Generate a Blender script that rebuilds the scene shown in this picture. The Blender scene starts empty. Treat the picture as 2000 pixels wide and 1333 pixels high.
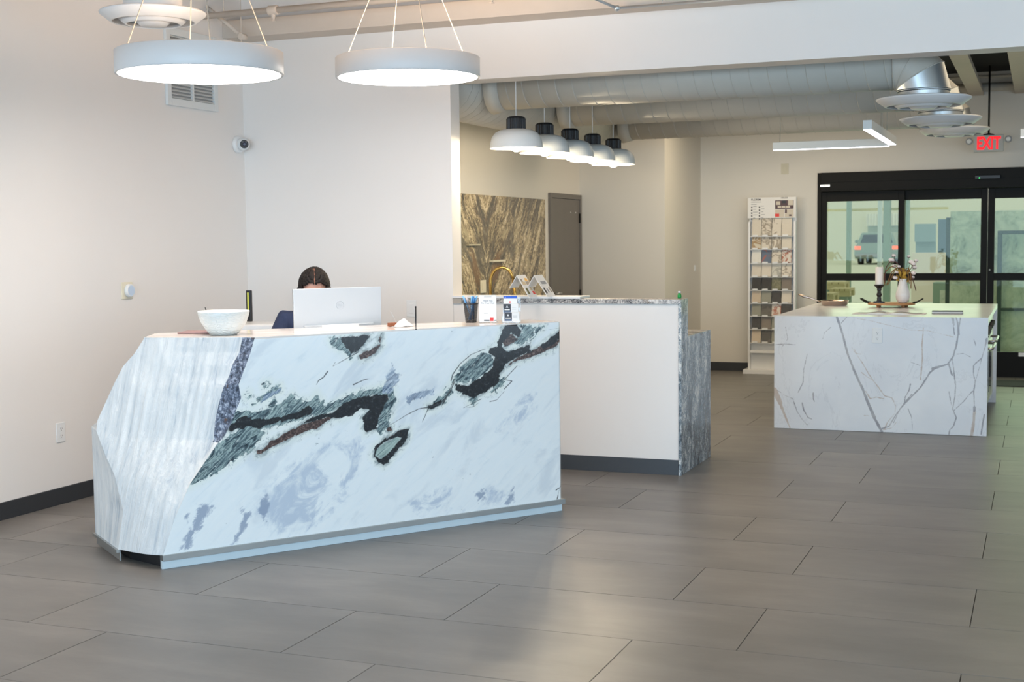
import bpy, bmesh, math, random
import numpy as np
from mathutils import Vector, Matrix
random.seed(7); RNG = np.random.default_rng(7)
SC = bpy.context.scene; COL = SC.collection
PI = math.pi
# ------------------------------------------------------------------ camera
FPX, PITCH, ROLL, YAW = 2592.19, 0.0745, -0.0114, -0.3794
CAM = Vector((0.236, -4.2183, 1.5322))
_f = Vector((math.sin(YAW)*math.cos(PITCH), math.cos(YAW)*math.cos(PITCH), -math.sin(PITCH)))
_r = Vector((math.cos(YAW), -math.sin(YAW), 0)); _u = _r.cross(_f)
CR = _r*math.cos(ROLL)+_u*math.sin(ROLL); CU = -_r*math.sin(ROLL)+_u*math.cos(ROLL)
cd = bpy.data.cameras.new('camera'); cam = bpy.data.objects.new('camera', cd); COL.objects.link(cam)
cd.sensor_width = 36; cd.lens = FPX/2000*36; cd.clip_end = 200
cam.matrix_world = Matrix(((CR.x, CU.x, -_f.x, CAM.x), (CR.y, CU.y, -_f.y, CAM.y), (CR.z, CU.z, -_f.z, CAM.z), (0, 0, 0, 1)))
cd.dof.use_dof = True; cd.dof.focus_distance = 7.2; cd.dof.aperture_fstop = 5.0
SC.camera = cam
# ------------------------------------------------------------------ world, daylight, exposure
SC.view_settings.view_transform = 'Standard'; SC.view_settings.look = 'None'
SC.view_settings.gamma = 1.0; SC.view_settings.use_curve_mapping = False
SC.view_settings.exposure = 0.08
W = bpy.data.worlds.new('sky'); SC.world = W; W.use_nodes = True
bg = W.node_tree.nodes['Background']; bg.inputs[0].default_value = (1.0, 0.985, 0.95, 1); bg.inputs[1].default_value = 0.80
def area(name, loc, rot, sx, sy, power, color, spread=PI):
    l = bpy.data.lights.new(name, 'AREA'); l.shape = 'RECTANGLE'; l.size = sx; l.size_y = sy
    l.energy = power; l.color = color; l.spread = spread
    o = bpy.data.objects.new(name, l); COL.objects.link(o); o.location = loc; o.rotation_euler = rot
    return o
area('daylight_front_window', (0.4, -7.9, 1.55), (PI/2, 0, 0), 10.4, 2.5, 575, (0.52, 0.77, 1.0))
area('daylight_side_window', (5.4, -1.2, 1.55), (PI/2, 0, PI/2), 8.0, 2.5, 145, (0.52, 0.77, 1.0))
area('daylight_door_glass', (-0.4, 11.35, 1.2), (PI/2, 0, PI), 3.2, 1.8, 26, (0.80, 1.0, 0.86))
# added uplights that warm the upper walls; the disc light hangs out of frame
area('added_uplight_a', (-2.8, -1.6, 2.75), (PI, 0, 0), 2.4, 1.2, 14, (1.0, 0.70, 0.46))
area('added_uplight_b', (0.6, 1.4, 2.75), (PI, 0, 0), 2.4, 1.2, 28, (1.0, 0.76, 0.56))
area('disc_light_beside_frame', (-4.55, -.15, 2.45), (0, 0, 0), .7, .7, 8, (1.0, .86, .76))
area('back_room_fill_c', (0.9, 6.9, 3.0), (0, 0, 0), 2.4, 2.4, 25, (1.0, 0.80, 0.54))  # added fill light for the back room, no fixture there
area('back_room_fill_d', (-2.2, 8.9, 3.0), (0, 0, 0), 1.6, 1.6, 44, (1.0, 0.82, 0.58))  # added fill light that lifts the far and kitchen walls
# ------------------------------------------------------------------ geometry of the view, used to read places off real planes
def ray(px, py): return _f + CR*((px-1000)/FPX) - CU*((py-666.5)/FPX)
def G(px, py, z=0.0):
    d = ray(px, py); return CAM + d*((z-CAM.z)/d.z)
def PY(px, py, Y):
    d = ray(px, py); return CAM + d*((Y-CAM.y)/d.y)
def PX(px, py, X):
    d = ray(px, py); return CAM + d*((X-CAM.x)/d.x)
# ------------------------------------------------------------------ node helper
class NT:
    def __init__(s, m): s.t = m.node_tree; s.n = s.t.nodes; s.l = s.t.links
    def node(s, typ, ins=None, **kw):
        nd = s.n.new(typ)
        for k, v in kw.items(): setattr(nd, k, v)
        if ins:
            for k, v in ins.items():
                if isinstance(v, bpy.types.NodeSocket): s.l.new(v, nd.inputs[k])
                else: nd.inputs[k].default_value = v
        return nd
    def math(s, op, a, b=0.0, c=0.0, clamp=False):
        nd = s.node('ShaderNodeMath', {0: a, 1: b, 2: c}, operation=op); nd.use_clamp = clamp; return nd.outputs[0]
    def mix(s, fac, a, b, mode='MIX'):
        nd = s.node('ShaderNodeMixRGB', {0: fac, 1: c4(a), 2: c4(b)}, blend_type=mode); return nd.outputs[0]
    def obj(s): return s.node('ShaderNodeTexCoord').outputs['Object']
    def noise(s, vec, scale, detail=4, rough=.5, dist=0.0, out=0):
        return s.node('ShaderNodeTexNoise', {'Vector': vec, 'Scale': scale, 'Detail': detail, 'Roughness': rough, 'Distortion': dist}).outputs[out]
    def map(s, vec, scale=(1, 1, 1), rot=(0, 0, 0), loc=(0, 0, 0)):
        return s.node('ShaderNodeMapping', {'Vector': vec, 'Scale': scale, 'Rotation': rot, 'Location': loc}).outputs[0]
    def ramp(s, fac, stops, interp='LINEAR'):
        nd = s.node('ShaderNodeValToRGB', {0: fac}); cr = nd.color_ramp; cr.interpolation = interp
        while len(cr.elements) > 1: cr.elements.remove(cr.elements[-1])
        cr.elements[0].position = stops[0][0]; cr.elements[0].color = c4(stops[0][1])
        for p, c in stops[1:]:
            e = cr.elements.new(p); e.color = c4(c)
        return nd.outputs[0]
    def step(s, v, a, b): # smooth 0..1 from a to b
        nd = s.node('ShaderNodeMapRange', {'Value': v, 'From Min': a, 'From Max': b}, interpolation_type='SMOOTHSTEP'); return nd.outputs[0]
    def attr(s, name): return s.node('ShaderNodeAttribute', attribute_name=name).outputs['Fac']
    def bump(s, h, strength=.2, dist=.01): return s.node('ShaderNodeBump', {'Height': h, 'Strength': strength, 'Distance': dist}).outputs[0]
def c4(c):
    if isinstance(c, bpy.types.NodeSocket): return c
    if isinstance(c, (int, float)): return (c, c, c, 1)
    return tuple(c)+(1,) if len(c) == 3 else tuple(c)
def srgb(r, g, b):
    return tuple(((v/255)/12.92 if v/255 <= .04045 else ((v/255+.055)/1.055)**2.4) for v in (r, g, b))
def newmat(name):
    m = bpy.data.materials.new(name); m.use_nodes = True
    return m, NT(m), m.node_tree.nodes['Principled BSDF']
def setp(n, p, **kw):
    for k, v in kw.items():
        k = {'base': 'Base Color', 'rough': 'Roughness', 'metal': 'Metallic', 'normal': 'Normal', 'alpha': 'Alpha', 'coat': 'Coat Weight', 'trans': 'Transmission Weight', 'spec': 'Specular IOR Level'}.get(k, k)
        if isinstance(v, bpy.types.NodeSocket): n.l.new(v, p.inputs[k])
        elif k == 'Base Color': p.inputs[k].default_value = c4(v)
        else: p.inputs[k].default_value = v
def pm(name, col, rough=.5, metal=0.0, var=.05, scale=8, bump=0.0, coat=0.0, bscale=60):
    """plain procedural material: colour with slight noise variation and fine relief"""
    m, n, p = newmat(name)
    v = n.obj(); f = n.noise(v, scale, 4)
    c0 = tuple(max(0, x*(1-var)) for x in col); c1 = tuple(min(1, x*(1+var)) for x in col)
    setp(n, p, base=n.mix(f, c0, c1), rough=rough, metal=metal, coat=coat)
    if bump: setp(n, p, normal=n.bump(n.noise(v, bscale, 3), bump, .002))
    return m
def em(name, col, strength):
    m, n, p = newmat(name)
    setp(n, p, base=tuple(x*.8 for x in col), rough=.5)
    p.inputs['Emission Color'].default_value = c4(col); p.inputs['Emission Strength'].default_value = strength
    return m
# ------------------------------------------------------------------ mesh helper
class MB:
    def __init__(s): s.v = []; s.f = []; s.sm = []
    def add(s, vs, fs, smooth=False, M=None):
        o = len(s.v)
        s.v += [tuple(M @ Vector(v)) if M else tuple(v) for v in vs]
        s.f += [tuple(i+o for i in f) for f in fs]; s.sm += [smooth]*len(fs); return s
    def box(s, x0, y0, z0, x1, y1, z1, M=None):
        vs = [(x0, y0, z0), (x1, y0, z0), (x1, y1, z0), (x0, y1, z0), (x0, y0, z1), (x1, y0, z1), (x1, y1, z1), (x0, y1, z1)]
        return s.add(vs, [(3, 2, 1, 0), (4, 5, 6, 7), (0, 1, 5, 4), (1, 2, 6, 5), (2, 3, 7, 6), (3, 0, 4, 7)], M=M)
    def prism(s, poly, z0, z1, M=None):
        n = len(poly); vs = [(x, y, z0) for x, y in poly]+[(x, y, z1) for x, y in poly]
        return s.add(vs, [tuple(range(n))[::-1], tuple(range(n, 2*n))]+[(i, (i+1) % n, n+(i+1) % n, n+i) for i in range(n)], M=M)
    def lathe(s, prof, n=32, c=(0, 0, 0), M=None, smooth=True, sx=1, sy=1, rib=None, cap=True):
        vs = []; fs = []
        for r, z in prof:
            for i in range(n):
                a = 2*PI*i/n; rr = r*(1+(rib(a, z) if rib else 0)); vs.append((c[0]+rr*math.cos(a)*sx, c[1]+rr*math.sin(a)*sy, c[2]+z))
        for k in range(len(prof)-1):
            for i in range(n):
                j = (i+1) % n; fs.append((k*n+i, k*n+j, (k+1)*n+j, (k+1)*n+i))
        s.add(vs, fs, smooth, M)
        o = len(s.v)-len(vs)
        if cap and prof[0][0] > 1e-6: s.f.append(tuple(o+i for i in range(n))[::-1]); s.sm.append(False)
        if cap and prof[-1][0] > 1e-6: s.f.append(tuple(o+(len(prof)-1)*n+i for i in range(n))); s.sm.append(False)
        return s
    def tube(s, pts, r, n=10, closed=False, smooth=True, M=None):
        pts = [Vector(p) for p in pts]; vs = []; fs = []; N = len(pts)
        rs = r if isinstance(r, (list, tuple)) else [r]*N
        up = None
        for i, p in enumerate(pts):
            t = (pts[(i+1) % N]-pts[i-1]) if closed else (pts[min(i+1, N-1)]-pts[max(i-1, 0)])
            t.normalize()
            if up is None: up = Vector((0, 0, 1)) if abs(t.z) < .9 else Vector((1, 0, 0))
            a = t.cross(up)
            if a.length < 1e-4: a = t.cross(Vector((1, .1, 0)))
            a.normalize(); b = t.cross(a); up = -b if False else a.cross(t)
            for k in range(n):
                w = 2*PI*k/n; vs.append(tuple(p+(a*math.cos(w)+b*math.sin(w))*rs[i]))
        for i in range(N if closed else N-1):
            for k in range(n):
                j = (i+1) % N; fs.append((i*n+k, i*n+(k+1) % n, j*n+(k+1) % n, j*n+k))
        if not closed: fs += [tuple(range(n))[::-1], tuple((N-1)*n+k for k in range(n))]
        return s.add(vs, fs, smooth, M)
    def ball(s, c, r, n=12, m=8, M=None):
        if isinstance(r, (int, float)): r = (r, r, r)
        vs = [(c[0], c[1], c[2]-r[2])]; fs = []
        for j in range(1, m):
            t = PI*j/m
            for i in range(n): a = 2*PI*i/n; vs.append((c[0]+r[0]*math.sin(t)*math.cos(a), c[1]+r[1]*math.sin(t)*math.sin(a), c[2]-r[2]*math.cos(t)))
        vs.append((c[0], c[1], c[2]+r[2])); L = len(vs)-1
        for i in range(n): fs.append((0, 1+(i+1) % n, 1+i)); fs.append((L, L-n+i, L-n+(i+1) % n))
        for j in range(m-2):
            for i in range(n): a = 1+j*n; fs.append((a+i, a+(i+1) % n, a+n+(i+1) % n, a+n+i))
        return s.add(vs, fs, True, M)
    def mesh(s, name):
        me = bpy.data.meshes.new(name); me.from_pydata(s.v, [], s.f)
        me.polygons.foreach_set('use_smooth', s.sm)
        b = bmesh.new(); b.from_mesh(me); bmesh.ops.recalc_face_normals(b, faces=b.faces); b.to_mesh(me); b.free()
        return me
    def build(s, name, mat, parent=None, bevel=0.0, seg=2):
        me = s.mesh(name)
        for m in (mat if isinstance(mat, (list, tuple)) else [mat]): me.materials.append(m)
        o = bpy.data.objects.new(name, me); COL.objects.link(o); o.parent = parent
        if bevel:
            b = o.modifiers.new('bevel', 'BEVEL'); b.width = bevel; b.segments = seg; b.limit_method = 'ANGLE'; b.angle_limit = math.radians(40)
        return o
def thing(name, label, cat, loc=(0, 0, 0), rz=0.0, group=None):
    o = bpy.data.objects.new(name, None); COL.objects.link(o); o.empty_display_size = .1
    o.location = loc; o.rotation_euler = (0, 0, rz); return tag(o, label, cat, group)
def tag(o, label=None, cat=None, group=None, kind=None):
    if label: o['label'] = label
    if cat: o['category'] = cat
    if group: o['group'] = group
    if kind: o['kind'] = kind
    return o
def struct(o): o['kind'] = 'structure'; return o
def copy_tree(o, parent=None):
    c = o.copy(); COL.objects.link(c); c.parent = parent
    for ch in list(o.children): copy_tree(ch, c)
    return c
def text_part(name, body, size, mat, parent, loc, rot, depth=.0006, align='CENTER', bold=0.0, sx=1.0):
    cu = bpy.data.curves.new(name, 'FONT'); cu.body = body; cu.size = size; cu.extrude = depth; cu.align_x = align; cu.align_y = 'CENTER'; cu.offset = bold
    cu.resolution_u = 3
    t = bpy.data.objects.new(name+'_tmp', cu); COL.objects.link(t)
    bpy.context.view_layer.update()
    me = bpy.data.meshes.new_from_object(t.evaluated_get(bpy.context.evaluated_depsgraph_get()))
    bpy.data.objects.remove(t); bpy.data.curves.remove(cu)
    me.name = name; me.materials.clear(); me.materials.append(mat)
    o = bpy.data.objects.new(name, me); COL.objects.link(o); o.parent = parent; o.location = loc; o.rotation_euler = rot; o.scale = (sx, 1, 1)
    return o
# ------------------------------------------------------------------ materials
def wall_mat(name, col, rough=.55):
    m, n, p = newmat(name); v = n.obj()
    f = n.noise(v, .8, 3); setp(n, p, base=n.mix(f, tuple(x*.97 for x in col), tuple(min(1, x*1.02) for x in col)), rough=rough,
        normal=n.bump(n.noise(v, 140, 3), .12, .0015)); return m
M = {}
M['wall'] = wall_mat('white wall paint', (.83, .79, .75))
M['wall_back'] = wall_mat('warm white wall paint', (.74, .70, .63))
M['ceil'] = pm('painted ceiling steel', (.64, .56, .48), .6, bump=.05)
M['black_ceil'] = pm('black ceiling void', (.012, .012, .012), .9)
M['base'] = pm('charcoal vinyl baseboard', (.030, .033, .038), .45)
M['base_grey'] = pm('slate vinyl baseboard', (.060, .068, .078), .45)
M['white'] = pm('white lacquer', (.82, .82, .82), .35)
M['white_metal'] = pm('white powder coated metal', (.74, .76, .75), .45, var=.02)
M['plastic'] = pm('white plastic', (.80, .80, .79), .35, var=.02)
M['ivory'] = pm('ivory plastic', (.78, .72, .56), .4, var=.02)
M['black'] = pm('black plastic', (.012, .012, .014), .4)
M['black_metal'] = pm('dark bronze aluminium', (.0085, .0078, .0065), .5, .0)
M['duct'] = pm('painted spiral duct', (.50, .475, .42), .5, var=.04)
M['zinc'] = pm('galvanised steel', (.62, .66, .68), .32, .8, var=.12, scale=5)
M['diff'] = pm('diffuser enamel', (.66, .66, .66), .4, var=.02)
M['steel'] = pm('stainless steel', (.62, .61, .60), .28, 1.0, var=.08)
M['alu'] = pm('brushed aluminium strip', (.42, .44, .44), .38, .9, var=.1)
M['gold'] = pm('polished brass', (.62, .40, .12), .18, 1.0)
M['copper'] = pm('rose steel', (.62, .50, .42), .22, 1.0)
M['doorpaint'] = pm('taupe door paint', (.155, .140, .125), .45)
M['wood'] = pm('acacia wood', (.48, .24, .10), .45, var=.25, scale=20)
M['pallet'] = pm('raw pine', (.62, .52, .32), .6, var=.15, scale=14)
M['paper'] = pm('white paper', (.80, .79, .77), .6, var=.02)
M['ceramic'] = pm('white ceramic', (.80, .78, .76), .3, var=.03)
M['wax'] = pm('candle wax', (.85, .80, .75), .45, var=.03)
M['grout'] = pm('dark grout', (.035, .033, .031), .9)
M['led'] = em('led diffuser', (1.0, .965, .92), 7.0)
M['led_cool'] = em('cool led strip', (.86, .88, 1.0), 6.0)
M['bulb'] = em('lit bulb', (1.0, .93, .82), 34.0)
M['red_led'] = em('red exit letter', (1.0, .012, .02), .85)
M['green_led'] = em('green indicator', (.05, 1.0, .2), 3.0)
M['blue'] = pm('blue plastic', (.10, .32, .62), .35)
M['royal'] = pm('royal blue print', (.02, .10, .55), .5)
M['darkprint'] = pm('charcoal print', (.035, .035, .045), .5)
M['greyprint'] = pm('grey print', (.30, .31, .33), .6)
M['redprint'] = pm('red print', (.75, .05, .04), .5)
M['amber'] = pm('amber print', (.78, .45, .10), .5)
def glass(name, tint, rough=0.0, reflect=.12, alpha=.1):
    m = bpy.data.materials.new(name); m.use_nodes = True; n = NT(m); n.n.clear()
    out = n.node('ShaderNodeOutputMaterial')
    tr = n.node('ShaderNodeBsdfTransparent', {'Color': c4(tint)}); gl = n.node('ShaderNodeBsdfGlossy', {'Color': c4(.9), 'Roughness': rough})
    fr = n.node('ShaderNodeFresnel', {'IOR': 1.5})
    fac = n.math('ADD', n.math('MULTIPLY', fr.outputs[0], .35), reflect, clamp=True)
    mx = n.node('ShaderNodeMixShader', {0: fac, 1: tr.outputs[0], 2: gl.outputs[0]})
    n.l.new(mx.outputs[0], out.inputs[0]); return m
M['glass'] = glass('green tinted door glass', (.86, .92, .80), .0, .0)
M['acrylic'] = glass('clear acrylic', (.96, .97, .98), .02, .02)
M['black_metal'].node_tree.nodes['Principled BSDF'].inputs['Specular IOR Level'].default_value = .15
# floor tile
def tile_mat():
    m, n, p = newmat('grey porcelain tile')
    info = n.node('ShaderNodeObjectInfo').outputs['Random']
    v = n.node('ShaderNodeTexCoord').outputs['Object']
    off = n.node('ShaderNodeCombineXYZ', {0: n.math('MULTIPLY', info, 37.0), 1: n.math('MULTIPLY', info, 91.0), 2: 0.0}).outputs[0]
    vv = n.node('ShaderNodeVectorMath', {0: v, 1: off}, operation='ADD').outputs[0]
    s1 = n.noise(n.map(vv, (1.2, 3.4, 1)), 1.5, 6, .58, .25); s2 = n.noise(n.map(vv, (1.0, 1.4, 1)), 1.5, 4, .5); s3 = n.noise(n.map(vv, (6, 26, 1)), 3, 5, .6)
    a = n.math('ADD', n.math('MULTIPLY', s1, .55), n.math('MULTIPLY', s2, .35)); a = n.math('ADD', a, n.math('MULTIPLY', s3, .1))
    a = n.math('ADD', a, n.math('MULTIPLY', n.math('SUBTRACT', info, .5), .08))
    col = n.ramp(a, [(.25, srgb(99, 97, 94)), (.5, srgb(118, 115, 111)), (.75, srgb(138, 134, 129))])
    setp(n, p, base=col, rough=.37, spec=.5); return m
M['tile'] = tile_mat()
# speckled granite of the bar, grey with white and rust
def granite(name, stops, scale, stretch, rot, gold=.5, rough=.22):
    m, n, p = newmat(name); v = n.obj()
    w = n.noise(v, 2.2, 4, .5, 0, 1)
    vm = n.node('ShaderNodeVectorMath', {0: v, 1: n.node('ShaderNodeVectorMath', {0: w, 'Scale': .28}, operation='SCALE').outputs[0]}, operation='ADD').outputs[0]
    a = n.noise(n.map(n.map(vm, (1, 1, 1), rot), stretch), scale, 9, .66, .5); f = n.noise(vm, 95, 5, .7)
    f3 = n.noise(n.map(n.map(vm, (1, 1, 1), rot), tuple(x**.5 for x in stretch)), scale*9, 7, .75, .6)
    mixv = n.math('ADD', n.math('ADD', n.math('MULTIPLY', a, .34), n.math('MULTIPLY', f, .26)), n.math('MULTIPLY', f3, .40))
    col = n.ramp(mixv, stops)
    g = n.step(n.noise(n.map(vm, stretch, rot, (7, 3, 1)), scale*.8, 6, .6), .60, .70)
    col = n.mix(n.math('MULTIPLY', g, gold), col, (.42, .26, .10))
    setp(n, p, base=col, rough=rough); return m
M['granite'] = granite('silver wave granite', [(.41, srgb(34, 38, 44)), (.47, srgb(96, 106, 114)), (.52, srgb(150, 160, 166)), (.57, srgb(232, 230, 224))], 2.4, (2.2, 3.0, .55), (.15, .1, 0), .35)
M['granite_edge'] = granite('speckled granite edge', [(.42, srgb(36, 38, 46)), (.48, srgb(138, 136, 136)), (.53, srgb(206, 200, 194)), (.60, srgb(238, 234, 228))], 9, (1, 1, 1), (0, 0, 0), .35)
SPLASH_C = PX(945, 450, -4.426).y-PX(906, 570, -4.426).y+.10
def splash_mat():
    m, n, p = newmat('bookmatched golden granite'); v = n.obj()
    sep = n.node('ShaderNodeSeparateXYZ', {0: v})
    ay = n.math('ABSOLUTE', n.math('SUBTRACT', sep.outputs[1], SPLASH_C))
    w = n.noise(v, 2.6, 5, .55, 0, 1)
    base = n.node('ShaderNodeCombineXYZ', {0: sep.outputs[0], 1: ay, 2: sep.outputs[2]}).outputs[0]
    vm = n.node('ShaderNodeVectorMath', {0: base, 1: n.node('ShaderNodeVectorMath', {0: w, 'Scale': .22}, operation='SCALE').outputs[0]}, operation='ADD').outputs[0]
    r = n.map(vm, (1, 1, 1), (-.95, 0, 0)); st = n.map(r, (1, 1.3, 9))
    a = n.noise(st, 2.1, 9, .72, .7); f = n.noise(n.map(r, (1, 1, 2.0)), 34, 7, .82)
    mv = n.math('ADD', n.math('ADD', n.math('MULTIPLY', a, .40), n.math('MULTIPLY', f, .50)), n.math('MULTIPLY', n.noise(r, 3.2, 3, .6, 1.0), .10))
    col = n.ramp(mv, [(.41, srgb(30, 27, 24)), (.46, srgb(98, 88, 74)), (.50, srgb(150, 132, 102)), (.54, srgb(212, 192, 154)), (.59, srgb(244, 230, 200))])
    bd = n.noise(n.map(r, (1, 1, 4.5), (0, 0, 0), (5, 2, 8)), 1.5, 5, .6, .8)
    col = n.mix(n.math('MULTIPLY', n.step(bd, .49, .57), .78), col, srgb(84, 80, 74))
    col = n.mix(n.math('MULTIPLY', n.step(bd, .45, .38), .6), col, srgb(206, 190, 152))
    g = n.step(n.noise(n.map(st, (1, 1, 1), (0, 0, 0), (3, 9, 4)), 1.1, 6, .65), .58, .66)
    col = n.mix(n.math('MULTIPLY', g, .30), col, srgb(168, 112, 52))
    setp(n, p, base=col, rough=.2); return m
M['splash'] = splash_mat()
# ------------------------------------------------------------------ setting
XL, YB, XK, YK, XBK, YD = -5.185, 4.14, -4.426, 9.507, -3.477, 11.10
ZC = 3.42
XWE = -3.53     # end of the white wall behind the desk
XR, YF = 5.5, -8.0
def wallbox(name, b, mat): return struct(MB().box(*b).build(name, mat))
wallbox('wall_left', (XL-.15, YF, -.05, XL, YB+.15, ZC+.1), M['wall'])
wb = MB().box(XL-.15, YB, -.05, XWE, YB+.15, ZC+.1); struct(wb.build('wall_behind_desk', M['wall']))
# header beam over the opening, plus the flange band under the deck
struct(MB().box(XWE, YB, 2.632, XR, YB+.22, ZC+.1).build('wall_header', M['wall']))
struct(MB().box(XL, YB-.24, 2.995, XR, YB, 3.118).build('trim_1', M['ceil'], bevel=.004))
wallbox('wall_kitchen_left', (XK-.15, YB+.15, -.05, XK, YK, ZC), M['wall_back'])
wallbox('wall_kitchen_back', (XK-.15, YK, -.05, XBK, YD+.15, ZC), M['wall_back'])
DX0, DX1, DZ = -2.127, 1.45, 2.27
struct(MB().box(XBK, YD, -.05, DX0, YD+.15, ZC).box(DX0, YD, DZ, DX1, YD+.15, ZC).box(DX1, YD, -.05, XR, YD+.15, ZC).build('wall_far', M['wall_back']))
# side and front walls with window openings (behind the camera)
struct(MB().box(XR, YF, -.05, XR+.15, -5.2, ZC).box(XR, 2.8, -.05, XR+.15, YD+.15, ZC).box(XR, -5.2, -.05, XR+.15, 2.8, .3).box(XR, -5.2, 2.8, XR+.15, 2.8, ZC).build('wall_right', M['wall']))
struct(MB().box(XL-.15, YF-.15, -.05, -4.8, YF, ZC).box(-4.8, YF-.15, -.05, XR+.15, YF, .3).box(-4.8, YF-.15, 2.8, XR+.15, YF, ZC).build('wall_front', M['wall']))
# ceiling: corrugated deck in front, dark void behind
cb = MB(); xx = XL-.15
while xx < XR:
    cb.box(xx, YF, ZC, xx+.11, YB, ZC+.04); cb.box(xx+.11, YF, ZC+.04, xx+.2, YB, ZC+.06); xx += .2
ceil = struct(cb.build('ceiling', M['ceil']))
for k in range(5):
    yj = YB-.95-k*1.6
    jb = MB().box(XL, yj-.04, ZC-.16, XR, yj+.04, ZC-.13).box(XL, yj-.006, ZC-.13, XR, yj+.006, ZC)
    jb.build('joist', M['ceil'], ceil)
struct(MB().box(XK-.15, YB+.22, 3.30, XR, YD, 3.42).build('ceiling_kitchen', M['black_ceil']))
def bb(name, pts, h, mat): # baseboards
    for i, (x0, y0, x1, y1) in enumerate(pts): struct(MB().box(x0, y0, 0, x1, y1, h).build(name if len(pts) == 1 else '%s' % name, mat, bevel=.002))
bb('baseboard_left', [(XL, YF, XL+.012, YB)], .10, M['base'])
bb('baseboard_back', [(XL+.012, YB-.012, XWE, YB)], .10, M['base'])
bb('baseboard_far', [(XBK+.012, YD-.012, DX0, YD)], .10, M['base'])
bb('baseboard_kitchen', [(XBK, YK, XBK+.012, YD)], .10, M['base'])
# floor: dark bed, one object per tile in view, the rest of the field joined
fl = struct(MB().box(XL-.2, YF-.2, -.06, XR+.2, YD+.2, -.007).build('floor', M['grout']))
TW, TD, GAP = 1.2, .6, .0035
full = MB().box(GAP/2, GAP/2, -.0065, TW-GAP/2, TD-GAP/2, 0).mesh('floor_tile'); full.materials.append(M['tile'])
rest = MB(); rest_n = 0
for r in range(-14, 19):
    for c in range(-7, 6):
        x0 = (c + (.3357 if r % 2 else 0.0))*TW; y0 = r*TD
        x1, y1 = min(x0+TW, XR), min(y0+TD, YD); xa = max(x0, XL)
        if x1-xa < .02 or y1-y0 < .02: continue
        if y0 > -2.5 and x0 < 1.9:
            if xa == x0 and x1 == x0+TW and y1 == y0+TD: me = full; lx = x0
            else:
                me = MB().box(GAP/2, GAP/2, -.0065, x1-xa-GAP/2, y1-y0-GAP/2, 0).mesh('floor_tile'); me.materials.append(M['tile']); lx = xa
            o = bpy.data.objects.new('floor_tile', me); COL.objects.link(o); o.parent = fl; o.location = (lx, y0, random.uniform(-.0004, .0003))
        else: rest.box(xa+GAP/2, max(y0, YF)+GAP/2, -.0065, x1-GAP/2, y1-GAP/2, 0)
o = rest.build('floor_tile_field', M['tile'], fl); o['kind'] = 'stuff'
# ------------------------------------------------------------------ signed distances of stone markings
def sd_poly(P, pts):
    P = np.asarray(P); V = np.asarray(pts); d = np.full(len(P), 1e9); ins = np.zeros(len(P), bool)
    for i in range(len(V)):
        a, b = V[i], V[i-1]; e = b-a; w = P-a
        t = np.clip((w@e)/(e@e+1e-12), 0, 1); q = w-t[:, None]*e; d = np.minimum(d, (q**2).sum(1))
        c = (P[:, 1] >= a[1]) != (P[:, 1] >= b[1])
        xs = a[0]+(P[:, 1]-a[1])*e[0]/(e[1] if abs(e[1]) > 1e-12 else 1e-12); ins ^= c & (P[:, 0] < xs)
    d = np.sqrt(d); return np.where(ins, -d, d)
def sd_line(P, pts, w0, w1=None):
    P = np.asarray(P); V = np.asarray(pts); d = np.full(len(P), 1e9); w1 = w0 if w1 is None else w1; n = len(V)-1
    for i in range(n):
        a, b = V[i], V[i+1]; e = b-a; w = P-a; t = np.clip((w@e)/(e@e+1e-12), 0, 1)
        q = w-t[:, None]*e; d = np.minimum(d, np.sqrt((q**2).sum(1))-(w0+(w1-w0)*(i+t)/n))
    return d
def set_attr(me, name, vals):
    a = me.attributes.new(name, 'FLOAT', 'POINT'); a.data.foreach_set('value', np.asarray(vals, dtype=np.float32))
# ------------------------------------------------------------------ reception desk
DA = Vector((-3.614, .924, 0)); DL = 2.3265; DT = Vector((.5747, .8184, 0)); DN = Vector((.8184, -.5747, 0))
HD = 1.08; Z0 = .066
def face(px, py, off=0.0):
    d = ray(px, py); k = ((DA+DN*off-CAM).dot(DN))/d.dot(DN); P = CAM+d*k; return ((P-DA).dot(DT), P.z)
def FP(l): return [face(*q) for q in l]
def desk_pt(s, off, z): return DA+DT*s+DN*off+Vector((0, 0, z))
def interp(tab, z):
    tab = sorted(tab); return float(np.interp(z, [t[0] for t in tab], [t[1] for t in tab]))
Rtab = [(face(x, y)[1], face(x, y)[0]) for x, y in [(499, 655), (489, 690), (476, 725), (466, 752), (471, 778), (462, 800), (452, 825), (440, 850), (424, 868), (400, 903), (370, 948), (342, 1011), (319, 1084)]]
Ltab = [(face(x, y)[1], face(x, y)[0]) for x, y in [(479, 655), (472, 690), (458, 715), (451, 738), (440, 760), (431, 790), (423, 830), (420, 862), (397, 903), (368, 948), (340, 1011), (317, 1084)]]
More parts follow.
